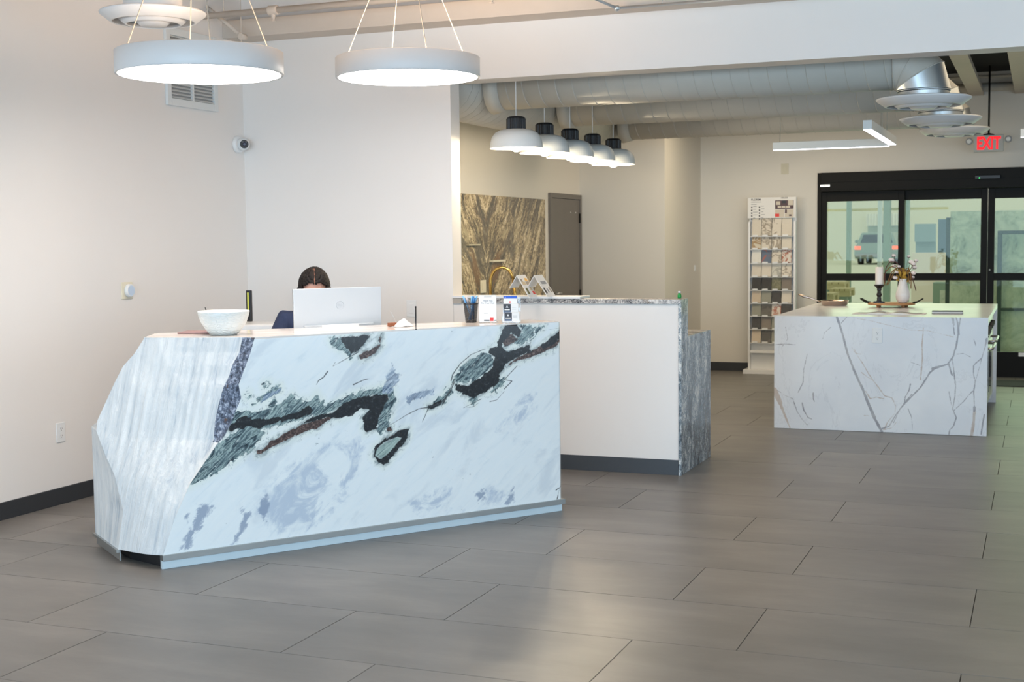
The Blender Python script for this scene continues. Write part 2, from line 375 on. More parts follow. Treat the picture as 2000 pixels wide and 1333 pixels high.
black = [[(666,660),(725,654),(722,660),(712,672),(700,684),(686,692),(675,675),(664,661)],
 [(446,842),(450,831),(465,819),(480,814),(498,820),(519,820),(543,815),(567,808),(582,806),(594,797),(603,793),(611,803),(606,811),(585,818),(564,821),(540,826),(519,833),(504,839),(489,834),(468,837),(452,844)],
 [(650,804),(674,786),(701,777),(731,771),(755,771),(757,783),(746,804),(737,822),(737,837),(714,846),(710,834),(709,816),(722,800),(704,799),(689,810),(668,817),(640,818),(600,826),(586,831),(600,819),(630,810)],
 [(785,841),(798,838),(797,855),(786,872),(770,888),(758,903),(749,909),(737,901),(729,890),(732,873),(746,862),(770,849)],
 [(890,750),(899,752),(914,753),(938,738),(962,720),(965,699),(953,690),(956,681),(974,679),(972,669),(980,654),(986,636),(1010,634),(1018,648),(1013,660),(998,651),(983,666),(980,678),(989,687),(1010,681),(1034,675),(1037,687),(1010,699),(989,711),(976,732),(974,747),(950,766),(923,777),(905,771),(890,762)],
 [(1056,676),(1076,660),(1097,644),(1097,658),(1079,674),(1062,684)],
 [(836,793),(850,788),(862,784),(862,790),(848,798),(836,799)]]
green = [[(646,664),(666,659),(675,675),(686,692),(685,699),(670,686),(650,673)],
 [(371,948),(373,927),(390,903),(411,882),(420,870),(444,855),(480,837),(510,840),(519,846),(504,864),(474,888),(438,912),(405,930),(384,942)],
 [(446,826),(456,812),(468,808),(504,806),(534,797),(558,786),(570,772),(582,783),(606,783),(618,770),(627,783),(636,797),(650,790),(650,806),(606,812),(585,822),(545,830),(500,842),(470,842)],
 [(650,790),(674,776),(701,768),(737,760),(762,750),(768,765),(770,785),(762,812),(758,836),(744,846),(737,838),(746,800),(735,772),(700,780),(668,792),(640,812),(636,800)],
 [(887,741),(899,720),(920,702),(944,690),(962,693),(964,705),(956,720),(938,735),(914,750),(896,748)],
 [(974,747),(984,738),(981,752),(968,764),(955,767)], [(915,777),(930,778),(926,788),(917,787)],
 [(1004,660),(1025,650),(1033,660),(1020,672),(1008,676)], [(1014,636),(1040,638),(1042,655),(1034,664),(1026,650),(1018,642)],
 [(1044,640),(1062,636),(1058,644),(1048,650)],
 [(848,786),(866,772),(884,748),(882,764),(866,786),(850,796)],
 [(523,770),(531,762),(547,754),(549,765),(528,778),(494,790)], [(519,796),(537,782),(541,784),(522,800)], [(478,774),(487,769),(488,774),(480,778)], [(516,750),(526,749),(524,758),(516,758)]]
inner = [[(733,891),(737,877),(749,866),(776,854),(783,857),(771,871),(755,888),(744,897)]]
brown = [[(745,652),(739,660),(740,672),(725,684),(710,687),(700,695),(705,701),(716,700),(732,690),(745,675),(744,662)],
 [(666,659),(725,654),(723,659),(668,664)],
 [(500,880),(512,878),(530,862),(560,845),(590,830),(618,820),(645,810),(650,815),(642,822),(618,838),(594,844),(570,856),(549,865),(525,877),(510,889),(502,887)],
 [(1010,699),(1037,686),(1056,676),(1079,674),(1097,658),(1097,666),(1079,681),(1061,689),(1043,695),(1010,706),(992,716),(998,706)],
 [(980,668),(998,652),(1012,662),(1000,672),(986,678)], [(754,838),(763,834),(766,841),(758,844)], [(745,862),(770,848),(790,839),(798,838),(797,842),(770,854)],
 [(745,772),(756,771),(757,786),(748,790)]]
blue = [[(794,780),(806,768),(830,762),(848,759),(845,771),(818,777),(800,787)], [(749,747),(764,722),(765,705),(770,722),(779,730),(779,748),(767,762),(758,768),(745,770)],
 [(505,788),(528,768),(546,756),(549,764),(528,778)]]
soft = [[(505,1000),(515,965),(570,905),(640,872),(690,862),(704,880),(700,920),(680,965),(640,1005),(600,1030),(540,1046)],
 [(940,965),(960,955),(990,965),(985,985),(940,985)], [(975,840),(1010,785),(1040,770),(1042,800),(1000,838)], [(640,870),(700,860),(705,900),(690,930)], [(800,980),(880,960),(900,990),(820,1000)]]
grey = [[(384,987),(414,990),(405,1011),(390,1034),(381,1050),(372,1068),(345,1080),(360,1062),(369,1038),(381,1017)],
 [(474,996),(489,1005),(480,1029),(462,1059),(456,1062),(471,1032)], [(990,982),(998,958),(1005,948),(1003,978)], [(358,1006),(368,1004),(366,1018),(358,1014)], [(508,980),(522,965),(525,1000),(515,1020),(508,1000)], [(930,965),(945,958),(948,975),(935,982)]]
lines = [([(887,747),(878,768),(860,789),(836,796),(818,799),(794,811),(770,826),(746,838)], .0045, .0012), ([(881,744),(884,732),(899,711),(920,693),(947,682)], .0035, .002),
 ([(887,741),(880,757),(872,775)], .003, .002), ([(1088,976),(1092,958),(1098,938)], .0025, .001), ([(1086,958),(1097,950)], .004, .002), ([(1099,640),(1040,650),(1036,672)], .0012, .001),
 ([(700,688),(650,716),(655,708)], .002, .001), ([(640,726),(632,737),(622,744),(618,752)], .004, .002), ([(690,752),(712,742),(722,740)], .004, .001), ([(940,780),(905,797),(925,795),(935,787)], .002, .001),
 ([(985,760),(1000,745),(985,742),(1010,715)], .003, .002), ([(957,785),(970,782),(985,765)], .003, .001), ([(836,799),(828,818),(824,826)], .003, .001), ([(870,780),(862,795)], .006, .001)]
def mat_slab():
    m, n, p = newmat('polished white marble with black and green veins'); v = n.obj()
    w = n.noise(v, 5.0, 5, .6, 0, 0); f = n.noise(v, 34, 8, .72); ff = n.noise(v, 110, 4, .7)
    r45 = n.map(v, (1, 1, 1), (0, .66, 0)); st = n.noise(n.map(r45, (1, 1, 5)), 4.5, 8, .66, .6)
    md = n.noise(n.map(r45, (1, 1, 1.8)), 15, 4, .6, .8)
    wob = n.math('ADD', n.math('ADD', n.math('MULTIPLY', n.math('SUBTRACT', f, .5), .034), n.math('MULTIPLY', n.math('SUBTRACT', md, .5), .058)), n.math('MULTIPLY', n.math('SUBTRACT', st, .5), .030))
    def mask(name, soft, add=0.0, k=1.0): return n.math('SUBTRACT', 1.0, n.step(n.math('ADD', n.math('ADD', n.attr(name), n.math('MULTIPLY', wob, k)), add), -soft, soft))
    col = n.ramp(st, [(.25, srgb(224, 232, 235)), (.42, srgb(238, 243, 244)), (.7, srgb(243, 246, 245))])
    bl = n.noise(n.map(r45, (1, 1, 2.6)), 2.3, 5, .55, .8)
    col = n.mix(n.math('MULTIPLY', n.step(bl, .54, .68), .30), col, srgb(178, 190, 204))
    col = n.mix(n.math('MULTIPLY', mask('soft', .03, 0, 2.4), n.step(n.noise(n.map(r45, (1, 1, 1.7)), 5.5, 7, .62, 1.2), .40, .60)), col, srgb(196, 207, 220))
    col = n.mix(n.math('MULTIPLY', mask('grey', .010, 0, 1.4), .85), col, srgb(146, 160, 182))
    halo = n.math('MULTIPLY', n.math('SUBTRACT', 1.0, n.step(n.math('ADD', n.attr('dark'), n.math('MULTIPLY', wob, 1.2)), .0, .020)), n.step(st, .40, .52))
    near = n.math('SUBTRACT', 1.0, n.step(n.math('MINIMUM', n.attr('dark'), n.attr('green')), .0, .05))
    fleck = n.math('MULTIPLY', n.math('MULTIPLY', near, n.step(f, .53, .60)), n.step(st, .47, .56))
    stripes = n.noise(n.map(r45, (1, 1, 6)), 7, 7, .68, 1.6)
    gcol = n.ramp(stripes, [(.30, srgb(26, 36, 44)), (.42, srgb(64, 82, 90)), (.49, srgb(104, 124, 128)), (.545, srgb(176, 194, 190)), (.58, srgb(120, 140, 140)), (.66, srgb(70, 88, 96))])
    col = n.mix(n.math('MULTIPLY', near, .35), col, srgb(232, 236, 214))
    col = n.mix(n.math('MULTIPLY', halo, .6), col, srgb(104, 122, 128))
    col = n.mix(n.math('MULTIPLY', fleck, .75), col, srgb(96, 116, 124))
    col = n.mix(n.math('MULTIPLY', mask('green', .003, -.004, 1.35), n.step(f, .30, .44)), col, gcol)
    bcol = n.ramp(stripes, [(.35, srgb(66, 84, 112)), (.5, srgb(132, 150, 174)), (.62, srgb(206, 216, 226))])
    col = n.mix(n.math('MULTIPLY', mask('blue', .005, 0, 1.2), .8), col, bcol)
    brc = n.ramp(n.noise(v, 60, 7, .75), [(.36, srgb(34, 27, 27)), (.5, srgb(76, 58, 54)), (.6, srgb(128, 104, 96)), (.68, srgb(190, 168, 156))])
    col = n.mix(mask('brown', .0025, 0, .55), col, brc)
    kcol = n.ramp(n.noise(v, 48, 8, .74), [(.40, srgb(20, 23, 26)), (.56, srgb(34, 37, 41)), (.66, srgb(72, 76, 78)), (.74, srgb(140, 142, 140))])
    col = n.mix(mask('black', .0025, 0, .62), col, kcol)
    col = n.mix(mask('inner', .003, 0, .5), col, n.ramp(stripes, [(.3, srgb(84, 104, 104)), (.5, srgb(150, 170, 164)), (.65, srgb(190, 206, 198))]))
    col = n.mix(n.math('MULTIPLY', mask('line', .0018, 0, .10), .85), col, srgb(60, 62, 66))
    sp = n.math('MULTIPLY', n.step(n.noise(v, 30, 6, .6), .655, .70), n.step(w, .5, .62)); col = n.mix(n.math('MULTIPLY', sp, .7), col, srgb(120, 136, 142))
    setp(n, p, base=col, rough=.16); return m
M['slab'] = mat_slab()
def mat_rough():
    m, n, p = newmat('chiselled white marble'); v = n.obj()
    r = n.map(v, (1, 1, 1), (0, -.2, 0)); st = n.noise(n.map(r, (22, 22, 1.0)), 1.4, 8, .66, .5); f = n.noise(v, 70, 5, .7); blk = n.noise(n.map(r, (5, 5, 1.2)), 1.0, 4, .55)
    ed = n.attr('edge')   # 1 on the broken dark edge of the polished slab
    white = n.ramp(n.math('ADD', n.math('MULTIPLY', st, .7), n.math('MULTIPLY', blk, .3)), [(.36, srgb(188, 196, 204)), (.46, srgb(224, 227, 228)), (.6, srgb(240, 240, 238))])
    rock = n.ramp(n.noise(n.map(v, (1, 1, .8)), 62, 7, .74), [(.36, srgb(38, 44, 56)), (.47, srgb(84, 94, 112)), (.55, srgb(132, 142, 162)), (.64, srgb(206, 214, 226))])
    rock = n.mix(n.step(n.noise(v, 17, 3, .6), .62, .70), rock, srgb(92, 72, 66))
    col = n.mix(n.step(n.math('ADD', ed, n.math('MULTIPLY', n.math('SUBTRACT', f, .5), .5)), .4, .6), white, rock)
    h = n.math('ADD', n.math('MULTIPLY', st, 1.0), n.math('MULTIPLY', f, .18))
    setp(n, p, base=col, rough=.55, normal=n.bump(h, 1.0, .016)); return m
M['rough_stone'] = mat_rough()
desk = thing('reception_desk', 'waterfall reception desk of white marble with black and green veins and a chiselled left end', 'desk', DA, math.atan2(DT.y, DT.x))
# in desk space: x along the front, -y towards the visitor
NX, NZ = 560, 250
zz = np.linspace(Z0, HD, NZ); P2 = np.zeros((NZ, NX, 2))
for j, z in enumerate(zz):
    s0 = interp(Rtab, z); P2[j, :, 0] = np.linspace(s0, DL, NX); P2[j, :, 1] = z
pts = P2.reshape(-1, 2)
chf = .012
vs = []
for s_, z_ in pts:
    off = 0.0
    if DL-s_ < chf: off = -(chf-(DL-s_))*.9
    if z_ > HD-.006: off -= (z_-(HD-.006))*.6
    vs.append((s_, -off, z_))
idx = np.arange(NX*NZ).reshape(NZ, NX)
fs = np.stack([idx[:-1, :-1], idx[:-1, 1:], idx[1:, 1:], idx[1:, :-1]], -1).reshape(-1, 4)
me = bpy.data.meshes.new('polished_slab'); me.from_pydata(vs, [], fs.tolist()); me.materials.append(M['slab'])
def mins(polys): return np.min([sd_poly(pts, FP(q)) for q in polys], axis=0)
sb, sg, sbr = mins(black), mins(green), mins(brown)
si = mins(inner)
set_attr(me, 'black', np.maximum(sb, -si)); set_attr(me, 'green', sg); set_attr(me, 'brown', sbr); set_attr(me, 'blue', mins(blue)); set_attr(me, 'soft', mins(soft)); set_attr(me, 'grey', mins(grey)); set_attr(me, 'inner', si)
set_attr(me, 'dark', np.minimum(sb, sbr)); set_attr(me, 'line', np.min([sd_line(pts, FP(q), a, b) for q, a, b in lines], axis=0))
me.polygons.foreach_set('use_smooth', [True]*len(me.polygons))
ps = bpy.data.objects.new('polished_slab', me); COL.objects.link(ps); ps.parent = desk; ps['label'] = 'polished white marble front with black, brown and green veining'
# rough end: ruled between the slab's broken edge and the left silhouette, then the return face
def loc2(P): q = P-DA; return (q.dot(DT), -q.dot(DN), P.z)
Et = [(loc2(G(232, 1100, .0))[:2]+(.066,))]+[loc2(PY(x, y, Y)) for x, y, Y in ((241, 1000, 1.00), (224, 930, 1.035), (204, 885, 1.065), (188, 842, 1.09), (190, 822, 1.10), (205, 790, 1.12), (222, 752, 1.14), (240, 716, 1.16), (262, 692, 1.175), (281, 662, 1.197))]
def E(z): zs = [e[2] for e in Et]; return Vector((np.interp(z, zs, [e[0] for e in Et]), np.interp(z, zs, [e[1] for e in Et]), z))
D0 = loc2(G(187, 1066, .0))
mr = []; ed = []; NU, NV = 110, 150
from mathutils import noise as mn
for j in range(NV):
    z = Z0-.012*0+(HD-Z0)*j/(NV-1); sR, sL = interp(Rtab, z), interp(Ltab, z); hasedge = max(0, sR-sL-.01)
    a = Vector((sR, 0, z)); b = Vector((sL+.006, .002+.050*min(1, max(0, (z-.22)/.45))**1.3, z)); e = E(z)
    for i in range(NU):
        if i < 12: t = i/11; P = a.lerp(b, t); k = 1.0 if hasedge > .012 else 0.0
        else:
            t = (i-11)/(NU-12); P = b.lerp(e, t); k = 0.0
            bow = math.sin(PI*min(1, t*1.0))
            P.y -= .035*bow*(1-.3*z)
            nz = mn.noise(Vector((P.x*9+z*2.6, P.y*3, z*1.7)))*.007+mn.noise(Vector((P.x*26+z*6, 5, z*3.1)))*.0032+mn.noise(Vector((P.x*60, z*40, 3)))*.0016
            P.y += nz*min(1, t*8)*(1 if t < .97 else .4)
        if i < 12 and k: P.y += mn.noise(Vector((P.x*50, z*45, 1)))*.006*math.sin(PI*t)
        mr.append(tuple(P)); ed.append(k if i < 11 else 0.0)
NF = 24
side = []
for j in range(NV):   # return face from the ridge back to the vertical corner, then the back
    z = Z0+(HD-Z0)*j/(NV-1); e = Vector(mr[j*NU+NU-1]); d = Vector((D0[0], D0[1], z)); 
    if z > Et[4][2]: d = e+Vector((.01, .02, 0))
    for i in range(NF):
        t = i/(NF-1); P = e.lerp(d, t); side.append(tuple(P))
bk = [tuple(Vector(side[j*NF+NF-1])+Vector((.14, .30, 0))) for j in range(NV)]
allv = mr+side+bk; o1 = len(mr); o2 = o1+len(side); fs = []
for j in range(NV-1):
    for i in range(NU-1): a = j*NU+i; fs.append((a+1, a, a+NU, a+NU+1))
    for i in range(NF-1): a = o1+j*NF+i; fs.append((a+1, a, a+NF, a+NF+1))
    fs.append((o2+j, o1+j*NF+NF-1, o1+(j+1)*NF+NF-1, o2+j+1))
me = bpy.data.meshes.new('rough_end'); me.from_pydata(allv, [], fs); me.materials.append(M['rough_stone']); set_attr(me, 'edge', ed+[0.0]*(len(side)+len(bk)))
me.polygons.foreach_set('use_smooth', [True]*len(me.polygons))
ro = bpy.data.objects.new('rough_end', me); COL.objects.link(ro); ro.parent = desk; ro['label'] = 'chiselled white stone end with a dark broken edge'
# top slab: follows the front outline, .30 deep
DEP = .30
m, n, p = newmat('pale pink polished marble top'); v = n.obj()
setp(n, p, base=n.ramp(n.noise(n.map(v, (1, 3, 1)), 3, 5, .6), [(.35, srgb(222, 212, 204)), (.6, srgb(238, 230, 222))]), rough=.10); M['desktop'] = m
top = [mr[(NV-1)*NU+i][:2] for i in range(NU)][::-1]+[(DL-.018, .002), (DL-.004, .016), (DL-.004, DEP)]
b0 = side[-1]; tl = [(b0[0]+.14, b0[1]+.25)]
tp = MB().prism(top+tl, HD-.03, HD+.0015); tp.build('desktop', M['desktop'], desk)
MB().box(DL-.03, .012, Z0, DL-.003, DEP, HD-.03).build('end_panel', M['slab'], desk)
MB().box(.45, DEP-.03, 0.0, DL-.03, DEP, HD-.031).build('back_panel', M['white'], desk)
# metal angle and stone strip under the polished face
MB().box(.0, -.014, .040, DL+.014, .03, .068).build('metal_angle', M['alu'], desk, bevel=.001)
M['strip'] = pm('pale stone strip', srgb(206, 220, 226), .25)
MB().box(0, .0, 0, DL, .025, .0405).build('plinth_strip', M['strip'], desk, bevel=.001)
eb = Vector((Et[0][0], Et[0][1], 0)); db = Vector((D0[0], D0[1], 0)); u2 = (db-eb).normalized(); v2 = Vector((-u2.y, u2.x, 0))
A1 = eb-u2*.01; B1 = db+u2*.01
sgn = -1 if (v2.x > 0) else 1
def strip(mb, a, b, w0, w1, z0, z1):
    q = [a+v2*sgn*w0, b+v2*sgn*w0, b+v2*sgn*w1, a+v2*sgn*w1]; mb.prism([(c.x, c.y) for c in q], z0, z1)
mb = MB(); strip(mb, A1, B1, -.01, .012, .052, .066); strip(mb, A1+u2*.0, B1-u2*.02, -.01, -.004, .012, .066); mb.build('metal_angle', M['alu'], desk)
mb = MB(); mb.prism([(.02, .05), (DL-.06, .05), (DL-.06, DEP-.03), (.0, DEP-.02), (D0[0]+.12, D0[1]+.14), (D0[0]+.05, D0[1]+.03), (Et[0][0]+.07, Et[0][1]+.05)], 0, .062); mb.build('recessed_base', M['black'], desk)
# work surface behind
MB().box(.45, DEP, .715, DL, DEP+.66, .745).build('work_surface', M['white'], desk, bevel=.002)
MB().box(.45, DEP+.02, 0, .475, DEP+.62, .715).build('support_panel', M['white'], desk); MB().box(DL-.03, DEP+.02, 0, DL-.005, DEP+.62, .715).build('support_panel', M['white'], desk)
# ------------------------------------------------------------------ bar counter that continues the wall
bar = thing('bar_counter', 'raised granite-topped bar counter with white front and grey granite waterfall end', 'counter', (0, 0, 0))
XB = -1.917
MB().box(XWE+.001, YB+.004, .10, XB-.022, YB+.15, 1.12).build('front_panel', M['wall'], bar)
MB().box(XWE+.001, YB-.006, 0, XB-.022, YB+.15, .10).build('baseboard', M['base_grey'], bar, bevel=.001)
MB().box(XWE+.07, YB-.012, 1.12, XB-.001, YB+.17, 1.15).build('raised_top', M['granite_edge'], bar, bevel=.0015)
MB().box(XWE, YB-.012, 1.115, XWE+.068, YB+.0, 1.15).build('end_block', pm('taupe stone edge', srgb(176, 168, 158), .4), bar, bevel=.001)
MB().prism([(YB-.003, 0), (4.955, 0), (4.955, .90), (YB+.171, .90), (YB+.171, 1.1495), (YB-.003, 1.1495)], XB-.02, XB, Matrix(((0, 0, 1, 0), (1, 0, 0, 0), (0, 1, 0, 0), (0, 0, 0, 1)))).build('waterfall_end', M['granite'], bar, bevel=.0012)
MB().box(XWE+.05, YB+.171, .87, XB-.021, 4.955, .90).build('lower_top', M['granite_edge'], bar)
MB().box(XWE+.05, YB+.151, .10, XB-.021, 4.93, .868).build('cabinet', M['white'], bar)
MB().box(XWE+.05, YB+.16, 0, XB-.03, 4.88, .10).build('toe_kick', M['base'], bar)
tag(MB().box(XWE-.004, YB-.018, 1.1505, -2.60, YB+.19, 1.1655).build('stone_sample_shelf', M['white'], bevel=.001), 'long white stone strip lying on the left part of the bar top', 'stone slab')
# folded sample cards standing on the strip
def tent(px0, py0, pxt, pyt, pxl, dy, label, patches, sname):
    b = G(px0, py0, 1.1662); t = PY(pxt, pyt, b.y); dx = t.x-b.x; h = t.z-b.z
    l = (t.x-b.x)-.075
    th = thing(sname, label, 'display card', (b.x, b.y, b.z), 0, 'folded sample cards on the bar')
    a = .003
    MB().prism([(0, 0), (dx, h), (dx-.001, h-a), (-a*1.2, 0)], 0, dy, Matrix(((1, 0, 0, 0), (0, 0, 1, 0), (0, 1, 0, 0), (0, 0, 0, 1)))).build('front_leaf', M['paper'], th)
    MB().prism([(dx, h), (dx-.052, h*.42), (dx-.052+a, h*.42), (dx+a*.2, h-a*1.5)], 0, dy, Matrix(((1, 0, 0, 0), (0, 0, 1, 0), (0, 1, 0, 0), (0, 0, 0, 1)))).build('rear_leaf', M['paper'], th)
    for (u0, u1, w0, w1, mt) in patches:  # u down the leaf, w across in depth
        L = Vector((-dx, 0, -h)); nrm = Vector((h, 0, -dx)).normalized()*.0006
        q = []
        for u, w in ((u0, w0), (u1, w0), (u1, w1), (u0, w1)): q.append(tuple(Vector((dx, 0, h))+L*u+Vector((0, dy*w, 0))+nrm))
        mb = MB(); mb.add(q+[tuple(Vector(c)-nrm*.9) for c in q], [(0, 1, 2, 3), (7, 6, 5, 4), (0, 4, 5, 1), (1, 5, 6, 2), (2, 6, 7, 3), (3, 7, 4, 0)]); mb.build('printed_swatch', mt, th)
    return th
tan = pm('tan swatch', srgb(200, 182, 150), .5); gsw = pm('grey swatch', srgb(150, 142, 130), .5); olive = pm('olive swatch', srgb(110, 104, 60), .5)
tent(1034, 581.5, 1009, 538, 1003, .155, 'white folded sample card with beige and grey swatches, left of the pair on the bar', [(.18, .3, .12, .3, gsw), (.3, .45, .1, .5, tan), (.3, .45, .55, .95, gsw), (.15, .28, .6, .9, M['amber']), (.58, .85, .15, .35, olive), (.55, .72, .62, .85, tan), (.74, .88, .7, .95, M['redprint'])], 'sample_card')
tent(1070, 580.5, 1043, 538, 1036, .155, 'white folded sample card with a single dark grey swatch, right of the pair', [(.28, .42, .25, .85, M['greyprint']), (.58, .84, .1, .28, M['darkprint']), (.62, .8, .45, .6, M['greyprint']), (.58, .8, .75, .92, gsw)], 'sample_card')
b = G(1330.5, 583, 1.15)
t = thing('bottle', 'tiny green bottle with white cap at the right end of the bar', 'bottle', (b.x-.004, b.y-.03, 1.1502))
MB().lathe([(.010, 0), (.0125, .004), (.0135, .014), (.0125, .024), (.009, .030), (.0085, .036)], 20).build('body', pm('green liquid plastic', (.01, .30, .06), .2), t)
MB().lathe([(.0095, .0362), (.0095, .047), (.008, .048)], 16).build('cap', M['white'], t)
# ------------------------------------------------------------------ kitchen corner
kc = thing('kitchen_counter', 'kitchen base cabinets with stone top along the left wall under the golden granite splash', 'cabinet', (XK, 0, 0))
KY0, KY1 = 5.2, 8.42
MB().box(.006, KY0, .87, .64, KY1, .90).build('countertop', M['granite_edge'], kc)
MB().box(.006, KY0+.01, .1, .60, KY1-.01, .869).build('cabinet_body', M['white'], kc)
for i in range(5):
    y0 = KY0+.02+i*.636; d = MB().box(.60, y0, .12, .618, y0+.626, .86).build('door', M['white'], kc, bevel=.001)
    MB().box(.618, y0+.56, .7, .632, y0+.575, .84).build('handle', M['black'], d)
MB().box(.02, KY0+.02, 0, .55, KY1-.02, .1).build('toe_kick', M['base'], kc)
sy0 = PX(906, 570, XK).y; sy1 = PX(1061, 400, XK).y; sz = PX(1000, 385, XK).z
sp = MB().box(0, 0, 0, .018, sy1-sy0+.10, sz-.905).build('granite_backsplash', M['splash']); sp.location = (XK+.002, sy0-.10, .902)
tag(sp, 'bookmatched golden brown granite slab on the kitchen wall', 'backsplash')
def plate(name, label, cat, loc, rz, w=.07, h=.115, mat=None, duplex=True, group=None):
    t = thing(name, label, cat, loc, rz, group); mat = mat or M['plastic']
    MB().box(-w/2, -.006, -h/2, w/2, 0, h/2).build('cover_plate', mat, t, bevel=.003)
    if duplex:
        for zc in (-.021, .021):
            s = MB().lathe([(.0165, 0), (.0165, .0025)], 20, M=Matrix.Translation((0, -.006, zc)) @ Matrix.Rotation(PI/2, 4, 'X')).build('receptacle', mat, t)
            for x in (-.006, .006): MB().box(x-.0012, -.0088, zc-.002, x+.0012, -.0084, zc+.007).build('slot', M['black'], s)
            MB().box(-.002, -.0088, zc-.010, .002, -.0084, zc-.006).build('ground_hole', M['black'], s)
    else: MB().box(-w*.23, -.010, -h*.29, w*.23, -.006, h*.29).build('rocker', mat, t, bevel=.001)
    return t
q = PX(943, 560, XK+.02); plate('wall_plate', 'ivory blank wall plate low on the golden granite splash left of the brass faucet', 'wall plate', (XK+.0205, q.y, q.z), PI/2, .13, .115, M['ivory'], False)
q = PX(968, 510, XK+.02); tag(MB().box(XK+.0202, q.y-.15, q.z-.008, XK+.06, q.y+.15, q.z+.008).build('wall_ledge', M['ivory'], bevel=.001), 'thin ivory ledge on the granite splash above the brass faucet', 'shelf')
q = PX(922, 478.5, XK+.02); tag(MB().box(XK+.0202, q.y-.13, q.z-.007, XK+.05, q.y+.12, q.z+.007).build('wall_ledge', pm('stone coloured strip', srgb(186, 176, 150), .4), bevel=.001), 'faint stone-coloured ledge on the granite splash near the wall end', 'shelf')
# gooseneck faucet
fb = PX(958, 560, -4.12)
ft = thing('faucet', 'polished brass gooseneck kitchen faucet in front of the granite splash', 'faucet', (-4.12, fb.y, .9005))
ft.rotation_euler = (0, 0, .35)
rr = .098; hh = .29
pts_ = [(0, 0, .02), (0, 0, hh)]+[(rr-rr*math.cos(a), 0, hh+.0+rr*1.3*math.sin(a)) for a in np.linspace(.15, PI*.9, 18)]
MB().tube(pts_, .0125, 14).build('neck', M['gold'], ft)
MB().tube([pts_[-1], (2*rr+.012, 0, hh-.10), (2*rr+.02, 0, hh-.15)], [.013, .015, .017], 14).build('spray_head', M['gold'], ft)
MB().lathe([(.03, 0), (.03, .008), (.024, .012), (.022, .06), (.018, .07)], 24).build('base', M['gold'], ft)
MB().tube([(0, -.02, .045), (0, -.075, .07), (0, -.1, .11)], [.008, .007, .006], 10).build('lever', M['gold'], ft)
# kitchen door
d2 = bpy.data.objects.new('door_2', None); COL.objects.link(d2); d2['kind'] = 'structure'; d2.location = (XK, 0, 0)
ky0, ky1 = PX(1071, 450, XK).y, PX(1131.5, 450, XK).y; kz = PX(1100, 379, XK).z
ky1 = min(ky1, YK-.003)
MB().box(.001, ky0, 0, .03, ky0+.05, kz).box(.001, ky1-.05, 0, .03, ky1, kz).box(.001, ky0+.05, kz-.05, .03, ky1-.05, kz).build('door_frame', M['doorpaint'], d2, bevel=.002)
lf = MB().box(.001, ky0+.053, .008, .018, ky1-.053, kz-.053).build('door_leaf', M['doorpaint'], d2, bevel=.001)
for z in (.25, .96, 1.78):
    MB().box(.018, ky1-.066, z-.05, .032, ky1-.044, z+.05).build('hinge', M['black_metal'], d2)
MB().tube([(.018, ky0+.12, 1.0), (.06, ky0+.12, 1.0), (.06, ky0+.22, 1.0)], .009, 10).build('door_handle', M['steel'], d2)
for yy, zz_ in ((ky1-.33, kz-.19), (ky1-.17, kz-.19)): MB().lathe([(.008, 0), (.008, .002)], 10, M=Matrix.Translation((.018, yy, zz_)) @ Matrix.Rotation(PI/2, 4, 'Y')).build('screw_cap', M['white'], lf)
# ------------------------------------------------------------------ things on the walls
q = PX(118, 845, XL); plate('outlet', 'white duplex outlet low on the left wall near the baseboard', 'outlet', (XL+.0002, q.y, q.z), PI/2, .075, .118)
q = PY(804, 603, YB); plate('light_switch', 'white rocker switch plate on the wall behind the desk, right of the computer', 'switch', (q.x, YB-.0002, q.z), 0, .075, .118, duplex=False)
q = PX(1357, 524, XBK); plate('light_switch', 'small white switch on the narrow side wall beyond the bar', 'switch', (XBK+.0002, q.y, q.z), PI/2, .075, .07, M['plastic'], False)
q = PY(1533, 330, YD); plate('wall_plate', 'blank ivory plate high on the far wall below the linear light', 'wall plate', (q.x, YD-.0002, q.z), 0, .085, .12, pm('wall toned plate', (.62, .58, .46), .5), False)
q = PX(247, 568, XL); t = thing('thermostat', 'round white thermostat on a square ivory plate on the left wall', 'thermostat', (XL+.0002, q.y, q.z), PI/2)
MB().box(-.055, -.007, -.055, .055, 0, .055).build('back_plate', M['ivory'], t, bevel=.004)
MB().lathe([(.040, 0), (.042, .004), (.042, .020), (.038, .025)], 40, M=Matrix.Translation((.008, -.007, 0)) @ Matrix.Rotation(PI/2, 4, 'X')).build('dial', M['plastic'], t)
MB().lathe([(.033, 0), (.033, .0012)], 40, M=Matrix.Translation((.008, -.032, 0)) @ Matrix.Rotation(PI/2, 4, 'X')).build('screen', pm('pale screen glass', (.55, .66, .80), .15), t)
